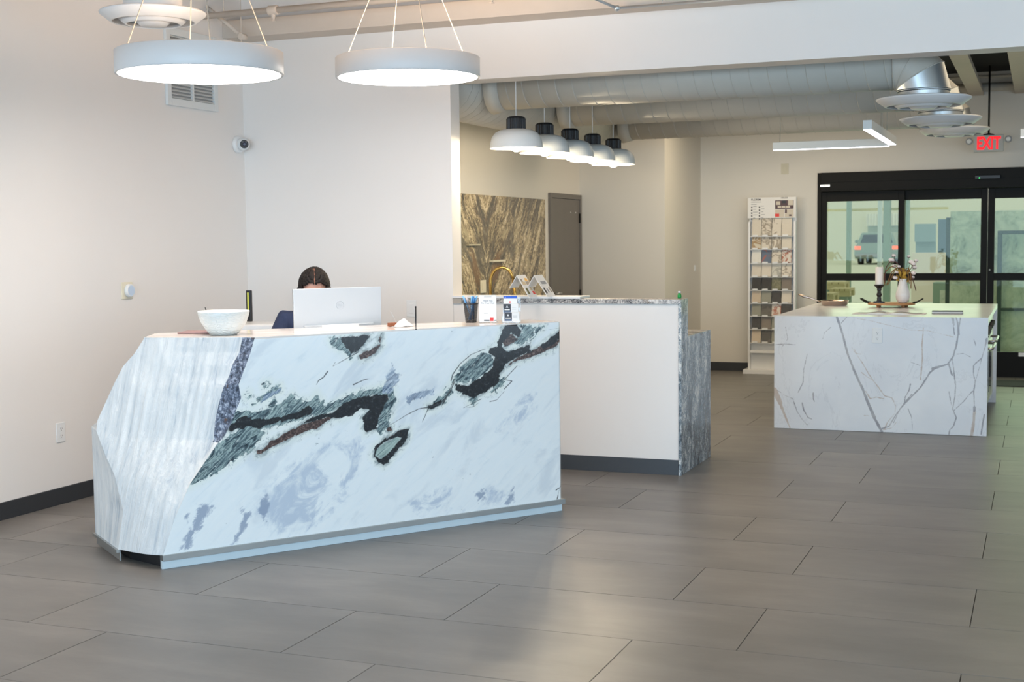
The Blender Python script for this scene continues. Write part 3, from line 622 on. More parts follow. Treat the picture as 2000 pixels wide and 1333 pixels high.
# return air grille
vy0, vy1 = PX(323, 205, XL).y, PX(422, 218, XL).y; vz0, vz1 = 2.468, 2.985
t = thing('air_grille', 'white louvred return air grille high on the left wall', 'vent', (XL+.0005, vy0, vz0))
Wg, Hg = vy1-vy0, vz1-vz0
MB().box(0, 0, 0, .022, .045, Hg).box(0, Wg-.045, 0, .022, Wg, Hg).box(0, .045, 0, .022, Wg-.045, .05).box(0, .045, Hg-.05, .022, Wg-.045, Hg).build('frame', M['white_metal'], t, bevel=.003)
MB().box(.0, Wg/2-.008, .05, .02, Wg/2+.008, Hg-.05).build('mullion', M['white_metal'], t)
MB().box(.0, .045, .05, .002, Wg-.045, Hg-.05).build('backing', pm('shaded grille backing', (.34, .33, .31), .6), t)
ns = 19
for c in range(2):
    ya, yb = (.046, Wg/2-.009) if c == 0 else (Wg/2+.009, Wg-.046)
    for i in range(ns):
        z = .055+(Hg-.115)*i/(ns-1)
        MB().prism([(.003, .010), (.019, -.002), (.019, .0005), (.003, .0125)], ya, yb, Matrix(((1, 0, 0, 0), (0, 0, 1, 0), (0, 1, 0, z), (0, 0, 0, 1)))).build('louvre_slat', M['white_metal'], t)
# dome camera
q = PX(466, 283, XL); t = thing('security_camera', 'white turret security camera in the corner above the desk', 'camera', (XL+.0005, q.y-.02, q.z))
RX = Matrix.Rotation(PI/2, 4, 'Y')
MB().lathe([(.062, 0), (.064, .006), (.060, .022), (.054, .028)], 32, M=RX).build('base', M['plastic'], t)
dv = (CAM-Vector(t.location)).normalized(); dq = Vector((dv.x+.25, dv.y, dv.z*.6)).normalized()
MB().ball((.052, 0, 0), .046, 24, 16).build('turret', M['plastic'], t)
R3 = dq.to_track_quat('Z', 'Y').to_matrix().to_4x4(); T3 = Matrix.Translation((.052, 0, 0)) @ R3
l = MB().lathe([(.030, .030), (.030, .044), (.027, .046)], 28, M=T3).build('lens_window', M['black'], t)
MB().lathe([(.014, .046), (.014, .049), (.008, .050)], 20, M=T3).build('lens', pm('lens glass', (.03, .03, .06), .08), l)
for a in (2.2, .94): MB().lathe([(.004, .046), (.004, .0475)], 10, M=T3 @ Matrix.Translation((.019*math.cos(a), .019*math.sin(a), 0))).build('infrared_led', M['greyprint'], l)
# ------------------------------------------------------------------ pipes, brace and conduit at the deck
def along(px0, py0, px1, Y):
    a = PY(px0, py0, Y); return a
a = PY(500, 23, 3.55)
t = thing('sprinkler_pipe', 'cream painted sprinkler pipe with clamp and head under the ceiling deck', 'pipe', (XL+.002, 3.55, a.z))
MB().tube([(0, 0, 0), (9.6, 0, 0)], .021, 14).build('pipe', M['ceil'], t)
for px in (533, 960):
    xq = PY(px, 20, 3.55).x-XL
    f = MB().lathe([(.03, -.035), (.032, -.03), (.032, .03), (.03, .035)], 18, M=Matrix.Translation((xq, 0, 0)) @ Matrix.Rotation(PI/2, 4, 'Y')).build('coupling', M['ceil'], t)
    MB().lathe([(.004, -.075), (.018, -.073), (.018, -.070), (.008, -.068), (.013, -.045), (.016, -.03), (.016, 0)], 16, M=Matrix.Translation((xq, 0, 0))).build('sprinkler_head', M['ceil'], f)
for px in (436, 1005, 1380):
    xq = PY(px, 20, 3.55).x-XL; MB().tube([(xq, 0, .02), (xq, 0, ZC-a.z)], .004, 8).build('hanger_rod', M['ceil'], t)
c0, c1 = PY(428, 34, 3.72), PY(474, 72, 3.72)
t = thing('ceiling_brace', 'cream diagonal brace running to a bolt plate in the ceiling corner', 'brace', c1)
dd = c0-c1; dd = dd*1.9
MB().tube([(0, 0, 0), tuple(dd)], .014, 10).build('rod', M['ceil'], t)
MB().lathe([(.02, -.03), (.024, -.028), (.024, .028), (.02, .03)], 14, M=Matrix.Rotation(PI/2, 4, 'X')).build('eye_bolt', M['ceil'], t)
MB().tube([(-.012, 0, -.05), (-.012, 0, ZC-c1.z)], .004, 8).build('rod_hanger', M['ceil'], t)
a = PY(1205, 16, 3.80); 
t = thing('conduit', 'thin grey conduit with an elbow fitting above the header beam', 'conduit', (a.x, 3.80, a.z))
MB().tube([(0, 0, 0), (4.2, 0, 0)], .009, 10).build('straight_run', M['zinc'], t)
c0 = PY(1150, -8, 3.6)-a
MB().tube([(0, 0, 0), tuple(c0), tuple(c0*3)], .009, 10).build('branch_run', M['zinc'], t)
MB().ball((0, 0, 0), .02, 14, 10).build('elbow_fitting', M['zinc'], t)
MB().tube([(.29, 0, .0), (.29, 0, ZC-a.z)], .003, 8).build('hanger', M['zinc'], t)
# ------------------------------------------------------------------ disc pendants
def disc_light(px, py, wpx, label, upw):
    Dm = .785; k = Dm*FPX/wpx; d = ray(px, py); P = CAM+d*(k/math.hypot(d.x, d.y))
    t = thing('disc_pendant_light', label, 'pendant light', P, 0, 'disc pendants over the reception desk'); R = Dm/2
    MB().lathe([(R-.006, .0), (R+.003, -.002), (R+.006, .004), (R+.006, .105), (R-.002, .110), (.02, .110)], 96).build('drum', M['diff'], t)
    MB().lathe([(.0001, -.0015), (R-.0075, -.0015), (R-.0075, .001)], 96).build('diffuser', M['led'], t)
    for i in range(4):
        a = .75+i*PI/2
        MB().tube([((R-.05)*math.cos(a), (R-.05)*math.sin(a), .109), (.03*math.cos(a), .03*math.sin(a), ZC-P.z-.12)], .0028, 8).build('cable', pm('cream cable', (.34, .30, .25), .6), t)
    MB().lathe([(.055, ZC-P.z-.12), (.06, ZC-P.z-.115), (.06, ZC-P.z)], 28).build('canopy', M['white'], t)
    l = bpy.data.lights.new('disc_light_source', 'AREA'); l.shape = 'DISK'; l.size = Dm-.04; l.energy = 11; l.color = (1.0, .90, .83)
    o = bpy.data.objects.new('disc_light_source', l); COL.objects.link(o); o.location = (P.x, P.y, P.z-.006)
    l = bpy.data.lights.new('disc_uplight_source', 'AREA'); l.shape = 'DISK'; l.size = Dm-.1; l.energy = upw; l.color = (1.0, .74, .52)
    o = bpy.data.objects.new('disc_uplight_source', l); COL.objects.link(o); o.location = (P.x, P.y, P.z+.118); o.rotation_euler = (PI, 0, 0)
    return t
disc_light(391, 146, 306, 'large white disc pendant light above the left end of the reception desk', 9)
disc_light(797, 152, 273, 'large white disc pendant light above the right half of the reception desk', 34)
# ------------------------------------------------------------------ round diffusers
def diffuser(P, D, neck_top, label, group=None, neckmat=None, nr=None):
    t = thing('round_diffuser', label, 'diffuser', P, 0, group); R = D/2; nr = nr or R*.55
    MB().lathe([(nr, .012), (R*.97, .020), (R, .014), (R*.985, .006), (R*.80, -.034), (R*.77, -.036), (R*.76, -.031), (R*.93, .004), (nr, .004)], 64, cap=False).build('outer_cone', M['diff'], t)
    MB().lathe([(R*.62, -.018), (R*.66, -.016), (R*.53, -.046), (R*.50, -.048), (R*.49, -.045), (R*.59, -.020)], 56, cap=False).build('middle_cone', M['diff'], t)
    MB().lathe([(R*.33, -.026), (R*.36, -.024), (R*.25, -.052), (.001, -.053)], 44).build('inner_cone', M['diff'], t)
    MB().lathe([(nr, .0125), (nr, neck_top)], 48, cap=False).build('neck', neckmat or M['zinc'], t)
    MB().lathe([(.001, .028), (nr*.96, .028), (nr*.96, .032)], 32).build('damper', M['darkprint'], t)
    return t
k = .57*FPX/198; d = ray(299, 31); P = CAM+d*(k/math.hypot(d.x, d.y))
diffuser(P, .56, ZC-P.z, 'round white ceiling diffuser above the left disc pendant', neckmat=M['diff'])
# ------------------------------------------------------------------ spiral ducts of the back room
DRAD = .168; ZD = 2.494+DRAD
XE = -.49; DIAZ = 2.415
def helix(mb, x0, x1, pitch, R, r=.005, axis='x', taper=None):
    n = int((x1-x0)/pitch*20); pts = []
    for i in range(n+1):
        u = i/n; a = (x1-x0)*u/pitch*2*PI; x = x0+(x1-x0)*u; pts.append((x, R*math.cos(a), R*math.sin(a)))
    mb.tube(pts, r, 4)
hdrX = -3.78; HR = .26; HZ = PX(985, 254, hdrX).z+HR; print('header z', HZ)
for i, (Y, lab) in enumerate(((4.85, 'nearest'), (6.41, 'middle'), (8.10, 'farthest'))):
    t = thing('spiral_duct', 'cream spiral air duct under the ceiling, %s of the three parallel runs' % lab, 'duct', (0, Y, ZD), 0, 'parallel spiral ducts of the back room')
    x0 = hdrX+HR+.012
    MB().tube([(x0, 0, 0), (XE-DRAD-.01, 0, 0)], DRAD, 48).build('duct_run', M['duct'], t)
    mb = MB(); helix(mb, x0+.1, XE-DRAD-.03, .125, DRAD, .0045); mb.build('spiral_seam', M['duct'], t)
    MB().tube([(x0, 0, 0), (x0+.10, 0, 0)], [DRAD+.03, DRAD+.006], 48).build('collar', M['duct'], t)
    # three-piece mitred elbow down to the diffuser
    ex = XE; br_ = DRAD+.01
    c = []
    for k_, a in enumerate((PI/2, PI/3, PI/6, 0.0)):
        c.append((ex-br_+br_*math.cos(a), 0, -br_+br_*math.sin(a)))
    for s_ in range(3):
        a, b_ = Vector(c[s_]), Vector(c[s_+1]); 
        # mitre rings lie in the planes through the bend centre
        cen = Vector((ex-br_, 0, -br_)); vs_ = []; 
        for q_ in (c[s_], c[s_+1]):
            q_ = Vector(q_); rad = (q_-cen).normalized()
            for w in range(48):
                an = 2*PI*w/48; vs_.append(tuple(q_+rad*DRAD*math.cos(an)*1.02+Vector((0, DRAD*math.sin(an)*1.02, 0))))
        MB().add(vs_, [(w, (w+1) % 48, 48+(w+1) % 48, 48+w) for w in range(48)], True).build('elbow_gore', M['zinc'] if s_ == 2 else M['duct'], t)
        MB().tube([tuple(Vector(q_)*0+Vector(c[s_])+(Vector(c[s_])-cen).normalized()*DRAD*1.02*math.cos(w)+Vector((0, DRAD*1.02*math.sin(w), 0))) for w in np.linspace(0, 2*PI, 40, endpoint=False)], .004, 5, True).build('mitre_seam', M['duct'], t)
    dz = DIAZ-ZD+(.045 if i == 2 else 0)
    MB().lathe([(DRAD, dz+.058), (DRAD, -br_)], 48, c=(ex, 0, 0)).build('drop_neck', M['zinc'], t)
    diffuser(Vector((ex, Y, DIAZ+(.045 if i == 2 else 0))), .60, .055, 'round white diffuser on the %s duct drop near the exit sign' % lab, 'round diffusers of the back room', nr=.162)
t = thing('header_duct', 'wide cream spiral header duct along the kitchen wall feeding the parallel ducts', 'duct', (hdrX, 0, HZ))
y0, y1 = 4.4, 8.36
MB().tube([(0, y0, 0), (0, y1, 0)], HR, 48).build('duct_run', M['duct'], t)
mb = MB(); mb.v = []; h_ = MB(); helix(h_, y0, y1, .12, HR, .004); h_.v = [(y, x, z) for x, y, z in h_.v]; h_.build('spiral_seam', M['duct'], t)
MB().tube([(0, y1, 0), (0, y1+.03, 0)], HR+.006, 48).build('end_cap', M['duct'], t)
# ceiling strips between the black voids, pipe pair
for i, (pa, pb) in enumerate(((1846, 1885), (1966, 2040))):
    xa, xb = G(pa, 95, 3.05).x, G(pb, 95, 3.05).x
    tag(MB().box(xa, YB+.3, 3.05, xb, YD-.02, 3.10).build('ceiling_panel', M['ceil'], bevel=.002), 'cream ceiling panel strip %s the black ceiling voids above the exit doors' % ('between' if i == 0 else 'right of'), 'ceiling panel', 'ceiling panel strips of the back room')
for (pxa, pya, Yq, r_, lab) in ((1900, 172, 10.9, .045, 'thick grey-green pipe along the top of the far wall'), (1900, 151, 10.7, .016, 'thin grey-green pipe just above the thick pipe on the far wall')):
    z = PY(pxa, pya, Yq).z; t = thing('ceiling_pipe', lab, 'pipe', (-1.9, Yq, z))
    MB().tube([(0, 0, 0), (4.5, 0, 0)], r_, 14).build('pipe', M['duct'], t)
    for xh in (.6, 2.0, 3.4): MB().tube([(xh, 0, r_), (xh, 0, 3.30-z)], .005, 6).build('hanger_rod', M['duct'], t)
# ------------------------------------------------------------------ bowl pendants
PXL = -3.20; ords = ['nearest', 'second', 'middle', 'fourth', 'farthest']; BR = .187
m_, n_, p_ = newmat('white glowing inside of shade'); setp(n_, p_, base=(.85, .83, .8), rough=.5); M['inner'] = m_
for i, (px, py) in enumerate(((1008.5, 291), (1064, 302), (1113.5, 310.5), (1157.5, 318.5), (1198, 325.5))):
    P = PX(px, py, PXL); P.z = 2.187
    t = thing('bowl_pendant_light', 'white bowl pendant light with black ribbed cap, %s of the five over the bar' % ords[i], 'pendant light', P, 0, 'bowl pendants over the bar')
    prof = [(BR, 0), (BR*.985, .035), (BR*.93, .075), (BR*.80, .108), (BR*.62, .126), (BR*.40, .134), (.045, .136)]
    MB().lathe(prof, 56, cap=False).build('shade', M['white_metal'], t)
    MB().lathe([(r-.004, z) for r, z in prof[:-1]][::-1]+[(BR-.0005, -.0005)], 56, cap=False).build('shade_lining', M['inner'], t)
    MB().lathe([(.062, .132), (.064, .136), (.064, .205), (.060, .216), (.050, .222), (.004, .223)], 96, rib=lambda a, z: .07*(1 if math.sin(a*24) > 0 else 0) if .135 < z < .21 else 0, smooth=False).build('ribbed_cap', M['black'], t)
    MB().ball((0, 0, .022), (.048, .048, .045), 24, 16).build('bulb', M['bulb'], t)
    MB().tube([(0, 0, .22), (0, 0, 3.30-P.z)], .0035, 8).build('cord', M['white'], t)
    l = bpy.data.lights.new('bulb_source', 'POINT'); l.shadow_soft_size = .02; l.energy = 11.5; l.color = (1.0, .82, .56)
    o = bpy.data.objects.new('bulb_source', l); COL.objects.link(o); o.location = (P.x, P.y, P.z-.046)
# ------------------------------------------------------------------ linear lights
def linear(a, b, z, label, cords=(.06, .94)):
    v = Vector((b[0]-a[0], b[1]-a[1], 0)); L = v.length; t = thing('linear_pendant_light', label, 'linear light', (a[0], a[1], z), math.atan2(v.y, v.x), 'linear pendant lights of the back room')
    MB().box(0, -.032, .004, L, .032, .07).build('housing', M['white_metal'], t, bevel=.002)
    MB().box(.004, -.028, 0, L-.004, .028, .006).build('diffuser', M['led_cool'], t)
    for x in (L*cords[0], L*cords[1]): MB().tube([(x, 0, .07), (x, 0, 3.30-z)], .003, 8).build('cable', M['zinc'], t)
linear((-1.975, 7.6), (-.985, 7.6), 2.309, 'long white linear pendant light parallel to the far wall')
linear((-.955, 5.80), (-.955, 7.56), 2.318, 'white linear pendant light pointing away, meeting the long linear light', (.50, .74))
xq = PY(1993, 268, 7.6).x; linear((xq, 7.6), (xq+1.3, 7.6), PY(1996, 269, 7.6).z, 'short visible end of a linear pendant light at the right edge')
# ------------------------------------------------------------------ exit sign
YE = 10.55; a, b = PY(1902, 265, YE), PY(1960, 296, YE); ww, hh2 = b.x-a.x, a.z-b.z
t = thing('exit_sign', 'white exit sign with red EXIT letters hanging from a pole', 'sign', ((a.x+b.x)/2, YE, b.z))
MB().box(-ww/2, -.02, 0, ww/2, .02, hh2).build('housing', pm('grey white sign face', (.42, .44, .42), .5), t, bevel=.004)
text_part('lettering', 'EXIT', hh2*1.02, M['red_led'], t, (0, -.0215, hh2*.48), (PI/2, 0, 0), .001, bold=.0065, sx=.64)
MB().tube([(0, 0, hh2+.02), (0, 0, 3.30-b.z)], .010, 10).build('pole', M['black_metal'], t)
MB().lathe([(.055, 0), (.055, .006), (.012, .02)], 24, c=(0, 0, hh2)).build('mount_disc', M['black_metal'], t)
for sx in (-1, 1):
    RXm = Matrix.Translation((sx*(ww/2+.045), 0, hh2*.66 if sx < 0 else hh2*.72)) @ Matrix.Rotation(PI/2, 4, 'X')
    h = MB().lathe([(.001, -.03), (.03, -.026), (.036, -.005), (.036, .02), (.033, .024)], 24, M=RXm).build('lamp_head', M['greyprint'], t)
    MB().lathe([(.001, .0245), (.02, .025), (.024, .0245)], 20, M=RXm).build('lamp_lens', M['white_metal'], h)
    MB().tube([(sx*(ww/2), 0, hh2*.6), (sx*(ww/2+.03), 0, hh2*.64)], .008, 8).build('bracket', M['white_metal'], t)
# ------------------------------------------------------------------ kitchen island
IX0, IX1, IY0, IY1, IH = -1.757, -.130, 6.508, 8.78, .914
isl = thing('kitchen_island', 'waterfall island of white marble with brown veins, cooking appliances on its right side', 'island', (IX0, IY0, 0))
def IPl(px, py): P = PY(px, py, IY0); return (P.x-IX0, P.z)
def z4(l): return [IPl(1500+x/3.5087, 480+y/3.5087) for x, y in l]
gv = [([(470,485),(485,530),(503,580),(525,660),(545,740),(572,810),(600,880),(625,935),(650,990),(675,1055),(700,1110),(715,1160),(740,1200),(760,1240),(780,1275)], .0055, .0065),
 ([(640,960),(690,1090),(730,1180)], .006, .009), ([(540,490),(502,532)], .0025, .001),
 ([(780,1255),(830,1240),(870,1170),(905,1120),(940,1080),(1000,1020),(1040,980),(1060,950),(1110,870),(1160,830),(1200,822),(1230,815),(1270,760),(1280,720),(1290,690),(1305,600),(1300,530),(1288,490)], .0028, .004),
 ([(1130,845),(1165,832),(1205,822)], .009, .004), ([(1320,490),(1308,560),(1310,610)], .003, .003), ([(1260,490),(1268,540),(1278,612)], .004, .001),
 ([(860,1215),(890,1150),(930,1085),(985,1030),(1050,965)], .002, .0015),
 ([(1240,815),(1252,860),(1262,890)], .005, .003), ([(1262,770),(1270,830),(1285,960),(1280,1040),(1265,1120),(1290,1180),(1270,1240),(1245,1265),(1240,1295)], .0025, .003),
 ([(1275,1130),(1340,1070),(1372,1030),(1400,1000)], .002, .002), ([(1500,660),(1480,720),(1465,770),(1410,820),(1408,880),(1420,930),(1410,1000),(1415,1110)], .002, .003),
 ([(1465,770),(1450,830),(1430,900),(1418,950)], .0015, .0015), ([(1415,1110),(1413,1135)], .007, .005), ([(430,560),(385,600),(375,640)], .0018, .001),
 ([(270,740),(245,850),(240,940),(205,1010)], .0012, .002), ([(960,1120),(985,1180),(990,1265)], .002, .001), ([(975,950),(968,990),(940,1040),(935,1090),(950,1060),(985,1020)], .003, .002),
 ([(1482,1160),(1470,1230),(1460,1295)], .004, .003), ([(60,990),(120,1030),(170,1050),(200,1140),(240,1200),(270,1230)], .0015, .002), ([(310,1010),(310,1050),(318,1070)], .004, .001),
 ([(235,1080),(245,1130),(275,1180),(300,1190)], .003, .002), ([(1410,640),(1425,690)], .002, .001), ([(1290,745),(1340,740),(1390,765)], .0012, .001), ([(980,800),(1060,828)], .002, .001),
 ([(50,680),(110,675),(190,680)], .002, .0012), ([(120,560),(135,640),(100,690)], .0012, .001), ([(1240,1000),(1250,1060),(1262,1110)], .0018, .0015), ([(1500,640),(1488,690)], .006, .002), ([(1270,500),(1275,545)], .005, .003)]
bv = [([(590,705),(610,750),(650,810),(690,880),(740,950),(775,1000),(800,1030),(850,1045),(875,1100),(870,1150),(820,1210),(800,1255)], .0015, .0022),
 ([(575,700),(600,740),(640,745)], .0025, .001), ([(1065,565),(1055,680),(1058,780),(1045,920)], .002, .003), ([(640,870),(680,900),(720,925),(780,1000)], .0016, .002), ([(670,1000),(700,1050),(740,1040),(790,1050)], .003, .002),
 ([(45,985),(70,1050),(95,1110),(110,1150),(130,1200),(150,1250)], .011, .003), ([(48,1000),(85,1080)], .016, .012), ([(1415,1135),(1410,1200),(1405,1240),(1395,1300)], .006, .008), ([(660,1165),(700,1168)], .003, .001), ([(790,1262),(850,1250),(880,1210)], .002, .001),
 ([(550,490),(700,515),(820,545),(960,578),(1100,585),(1270,627)], .0008, .0012)]
def marble(name):
    m, n, p = newmat(name); v = n.obj(); f = n.noise(v, 30, 7, .7); f2 = n.noise(v, 9, 5, .6)
    wob = n.math('ADD', n.math('MULTIPLY', n.math('SUBTRACT', f, .5), .026), n.math('MULTIPLY', n.math('SUBTRACT', f2, .5), .018))
    col = n.ramp(n.noise(v, 1.6, 4, .55), [(.3, srgb(214, 216, 220)), (.7, srgb(232, 232, 232))])
    # faint natural hairlines everywhere
    hv = n.math('ABSOLUTE', n.math('SUBTRACT', n.noise(n.map(v, (1, 1, .6)), 2.6, 6, .62, .9), .5))
    col = n.mix(n.math('MULTIPLY', n.math('SUBTRACT', 1.0, n.step(hv, .0, .010)), .15), col, srgb(150, 150, 156))
    def mask(nm, soft, k): return n.math('SUBTRACT', 1.0, n.step(n.math('ADD', n.attr(nm), n.math('MULTIPLY', wob, k)), -soft, soft*1.4))
    col = n.mix(n.math('MULTIPLY', mask('brown', .0022, .55), .8), col, n.ramp(f2, [(.35, srgb(176, 150, 132)), (.6, srgb(196, 184, 172))]))
    col = n.mix(n.math('MULTIPLY', mask('grey', .002, .5), .85), col, n.ramp(f2, [(.35, srgb(126, 124, 130)), (.6, srgb(168, 164, 164))]))
    setp(n, p, base=col, rough=.24); return m
M['marble'] = marble('white marble with brown and grey veins')
nx, nz = 330, 186
xs = np.linspace(0, IX1-IX0, nx); zs = np.linspace(0.002, IH-.001, nz); XX, ZZ = np.meshgrid(xs, zs); pts = np.stack([XX.ravel(), ZZ.ravel()], -1)
idx = np.arange(nx*nz).reshape(nz, nx); fs = np.stack([idx[:-1, :-1], idx[:-1, 1:], idx[1:, 1:], idx[1:, :-1]], -1).reshape(-1, 4).tolist()
me = bpy.data.meshes.new('front_panel'); vv = [(x, 0, z) for x, z in pts]; N0 = len(vv)
vv += [(0, .02, 0.002), (IX1-IX0, .02, 0.002), (IX1-IX0, .02, IH-.001), (0, .02, IH-.001)]
fs += [(0, N0, N0+1, nx-1), (nx-1, N0+1, N0+2, nx*nz-1), (0, (nz-1)*nx, N0+3, N0), ((nz-1)*nx, nx*nz-1, N0+2, N0+3)]
me.from_pydata(vv, [], fs); me.materials.append(M['marble'])
set_attr(me, 'grey', list(np.min([sd_line(pts, z4(q), a*1.35, b*1.35) for q, a, b in gv], axis=0))+[9]*4)
set_attr(me, 'brown', list(np.min([sd_line(pts, z4(q), a*1.4, b*1.4) for q, a, b in bv], axis=0))+[9]*4)
fp = bpy.data.objects.new('front_panel', me); COL.objects.link(fp); fp.parent = isl
def marble_box(name, b):
    o = MB().box(*b).build(name, M['marble'], isl, bevel=.001); set_attr(o.data, 'grey', [9.0]*len(o.data.vertices)); set_attr(o.data, 'brown', [9.0]*len(o.data.vertices)); return o
IW, ID = IX1-IX0, IY1-IY0
marble_box('countertop', (0, .0002, IH-.04, IW, ID, IH)); marble_box('left_panel', (0, .02, 0, .02, ID, IH-.041)); marble_box('back_panel', (.02, ID-.02, 0, IW, ID, IH-.041))
MB().box(.02, .021, .0, IW-.10, ID-.021, .868).build('carcass', M['white'], isl)
MB().box(IW-.12, .021, 0, IW-.09, ID-.021, .10).build('toe_kick', M['black'], isl)
M['oven_glass'] = pm('black oven glass', (.012, .012, .012), .08)
for i, (y0, y1, lab) in enumerate(((.06, .82, 'oven'), (.86, 1.62, 'range'))):
    t = thing('built_in_oven', 'stainless steel oven %s in the right side of the island' % ('nearest to the front panel' if i == 0 else 'further back, behind the nearest one'), 'oven', (IX1-.098, IY0+y0, .10), 0, 'ovens in the right side of the island')
    w = y1-y0
    MB().box(0, 0, .0, .055, w, .765).build('body', M['steel'], t, bevel=.002)
    dr = MB().box(.056, .005, .06, .075, w-.005, .60).build('oven_door', M['steel'], t, bevel=.002)
    MB().box(.075, .09, .14, .078, w-.09, .50).build('oven_window', M['oven_glass'], dr)
    MB().box(.056, .005, .615, .072, w-.005, .76).build('control_panel', M['steel'], t, bevel=.002)
    for k in range(5): MB().lathe([(.02, 0), (.021, .004), (.018, .028), (.014, .03)], 20, M=Matrix.Translation((.072, .1+k*(w-.2)/4, .69)) @ Matrix.Rotation(PI/2, 4, 'Y')).build('knob', M['black'], t)
    hz = .565
    MB().tube([(.075, .07, hz), (.115, .07, hz), (.128, .085, hz), (.128, w-.085, hz), (.115, w-.07, hz), (.075, w-.07, hz)], .010, 12).build('door_handle', M['steel'], dr)
MB().box(IW-.10, 1.68, .10, IW-.03, ID-.021, .87).build('side_panel', M['white'], isl, bevel=.001)
q = PY(1713.5, 656, IY0); o = plate('outlet', 'white duplex outlet on the marble front of the island', 'outlet', (q.x, IY0-.0004, q.z), 0, .076, .118)
# --- things on the island
P = G(1630, 597, IH); P.z = IH+.0005
t = thing('frying_pan', 'shallow stainless frying pan with long handle on the left of the island', 'pan', P)
r_ = .128
MB().lathe([(.001, .0), (r_*.80, .0), (r_*.90, .006), (r_, .045), (r_+.004, .047), (r_-.001, .044), (r_*.86, .009), (r_*.78, .005), (.001, .004)], 48).build('body', M['copper'], t)
hd = Vector((PY(1559, 581, P.y-.04).x-P.x, -.05, 0)); L_ = hd.length; u_ = hd.normalized(); 
hp = [u_*(r_-.005)+Vector((0, 0, .034)), u_*(r_+.03)+Vector((0, 0, .045)), u_*(r_+.09)+Vector((0, 0, .068)), u_*(r_+.15)+Vector((0, 0, .083)), u_*(r_+.20)+Vector((0, 0, .104))]
MB().tube(hp, [.009, .006, .009, .012, .006], 12).build('handle', M['copper'], t)
P = G(1741, 600, IH); P.z = IH+.0005; TP = P.copy()
wpx = lambda px0, px1, ref: (px1-px0)/FPX*(ref-CAM).dot(_f)
tw = wpx(1697, 1787, P)/2
t = thing('serving_board', 'round acacia serving board on short feet with black iron handles', 'tray', P)
MB().lathe([(.001, .020), (tw-.006, .020), (tw, .024), (tw, .034), (tw-.004, .038), (.001, .038)], 56).build('board', M['wood'], t)
for a in (.7, 2.4, 4.0, 5.5): MB().lathe([(.014, 0), (.016, .02)], 14, c=((tw-.05)*math.cos(a), (tw-.05)*math.sin(a), 0)).build('foot', M['wood'], t)
for s_ in (-1, 1):
    a0 = PI if s_ < 0 else 0
    w_ = .055
    hpz = [(s_*(tw-.02), -w_, .040), (s_*(tw+.012), -w_, .045), (s_*(tw+.055), -w_*.7, .070), (s_*(tw+.062), 0, .074), (s_*(tw+.055), w_*.7, .070), (s_*(tw+.012), w_, .045), (s_*(tw-.02), w_, .040)]
    MB().tube(hpz, .0065, 10).build('handle', M['black_metal'], t)
zt = IH+.0390
P = PY(1717, 597, TP.y-.03); P.z = zt
t = thing('candle_holder', 'turned black wooden candle holder on the serving board', 'candle holder', P)
MB().box(-.046, -.046, 0, .046, .046, .014).build('base', M['black'], t, bevel=.002)
MB().lathe([(.026, .014), (.020, .02), (.018, .03), (.022, .036), (.016, .042), (.017, .055), (.024, .068), (.025, .078), (.018, .088), (.015, .1), (.017, .112), (.022, .116), (.018, .122), (.026, .135), (.040, .150), (.044, .153), (.046, .158), (.046, .162), (.001, .162)], 40).build('turned_stem', M['black'], t)
P2_ = P.copy(); P2_.z += .1625
t = thing('candle', 'thick white pillar candle on the black holder', 'candle', P2_)
MB().lathe([(.034, 0), (.035, .003), (.035, .152), (.031, .157), (.012, .154), (.001, .153)], 40).build('wax', M['wax'], t)
MB().tube([(0, 0, .153), (.001, 0, .164)], .0012, 6).build('wick', M['black'], t)
P = PY(1763, 597, TP.y); P.z = zt
t = thing('vase', 'white ribbed ceramic vase holding dried flowers on the serving board', 'vase', P); VP_ = P.copy()
vprof = [(.030, 0), (.040, .004), (.056, .03), (.0615, .06), (.060, .085), (.050, .12), (.040, .155), (.034, .185), (.033, .20), (.035, .2135), (.032, .2135), (.030, .20)]
vr = []
for i in range(len(vprof)-1):
    for k in range(6):
        u = k/6; vr.append((vprof[i][0]*(1-u)+vprof[i+1][0]*u, vprof[i][1]*(1-u)+vprof[i+1][1]*u))
MB().lathe(vr, 120, rib=lambda a, z: (.020*math.cos(a*26)*(1 if z > .09 else 0) + .018*math.cos(z*620)*(1 if .02 < z <= .09 and math.sin(a*3) > -.2 else 0) + .018*math.cos((z*420+a*20))*(1 if .02 < z <= .09 and math.sin(a*3) <= -.2 else 0)) if z < .2 else 0).build('body', M['ceramic'], t)
fl_ = thing('dried_flowers', 'bouquet of cotton bolls, golden leaves and drooping amaranth in the vase', 'flowers', (VP_.x, VP_.y, zt+.15))
cot = pm('cotton', (.80, .74, .74), .9, bump=.3, bscale=200); leafm = pm('golden leaf', (.50, .30, .04), .6, var=.5, scale=30); amar = pm('amaranth seed', (.20, .10, .03), .8, var=.5, scale=60); amr = pm('dark amaranth', (.09, .035, .03), .8); twig = pm('dark twig', (.06, .035, .02), .7)
sc_ = (TP-CAM).dot(_f)/FPX
def off(px, py, dy=0.0): # place a bloom by its offset from the vase mouth, metres
    return Vector(((px-1763)*sc_, dy, (548-py)*sc_+.055))
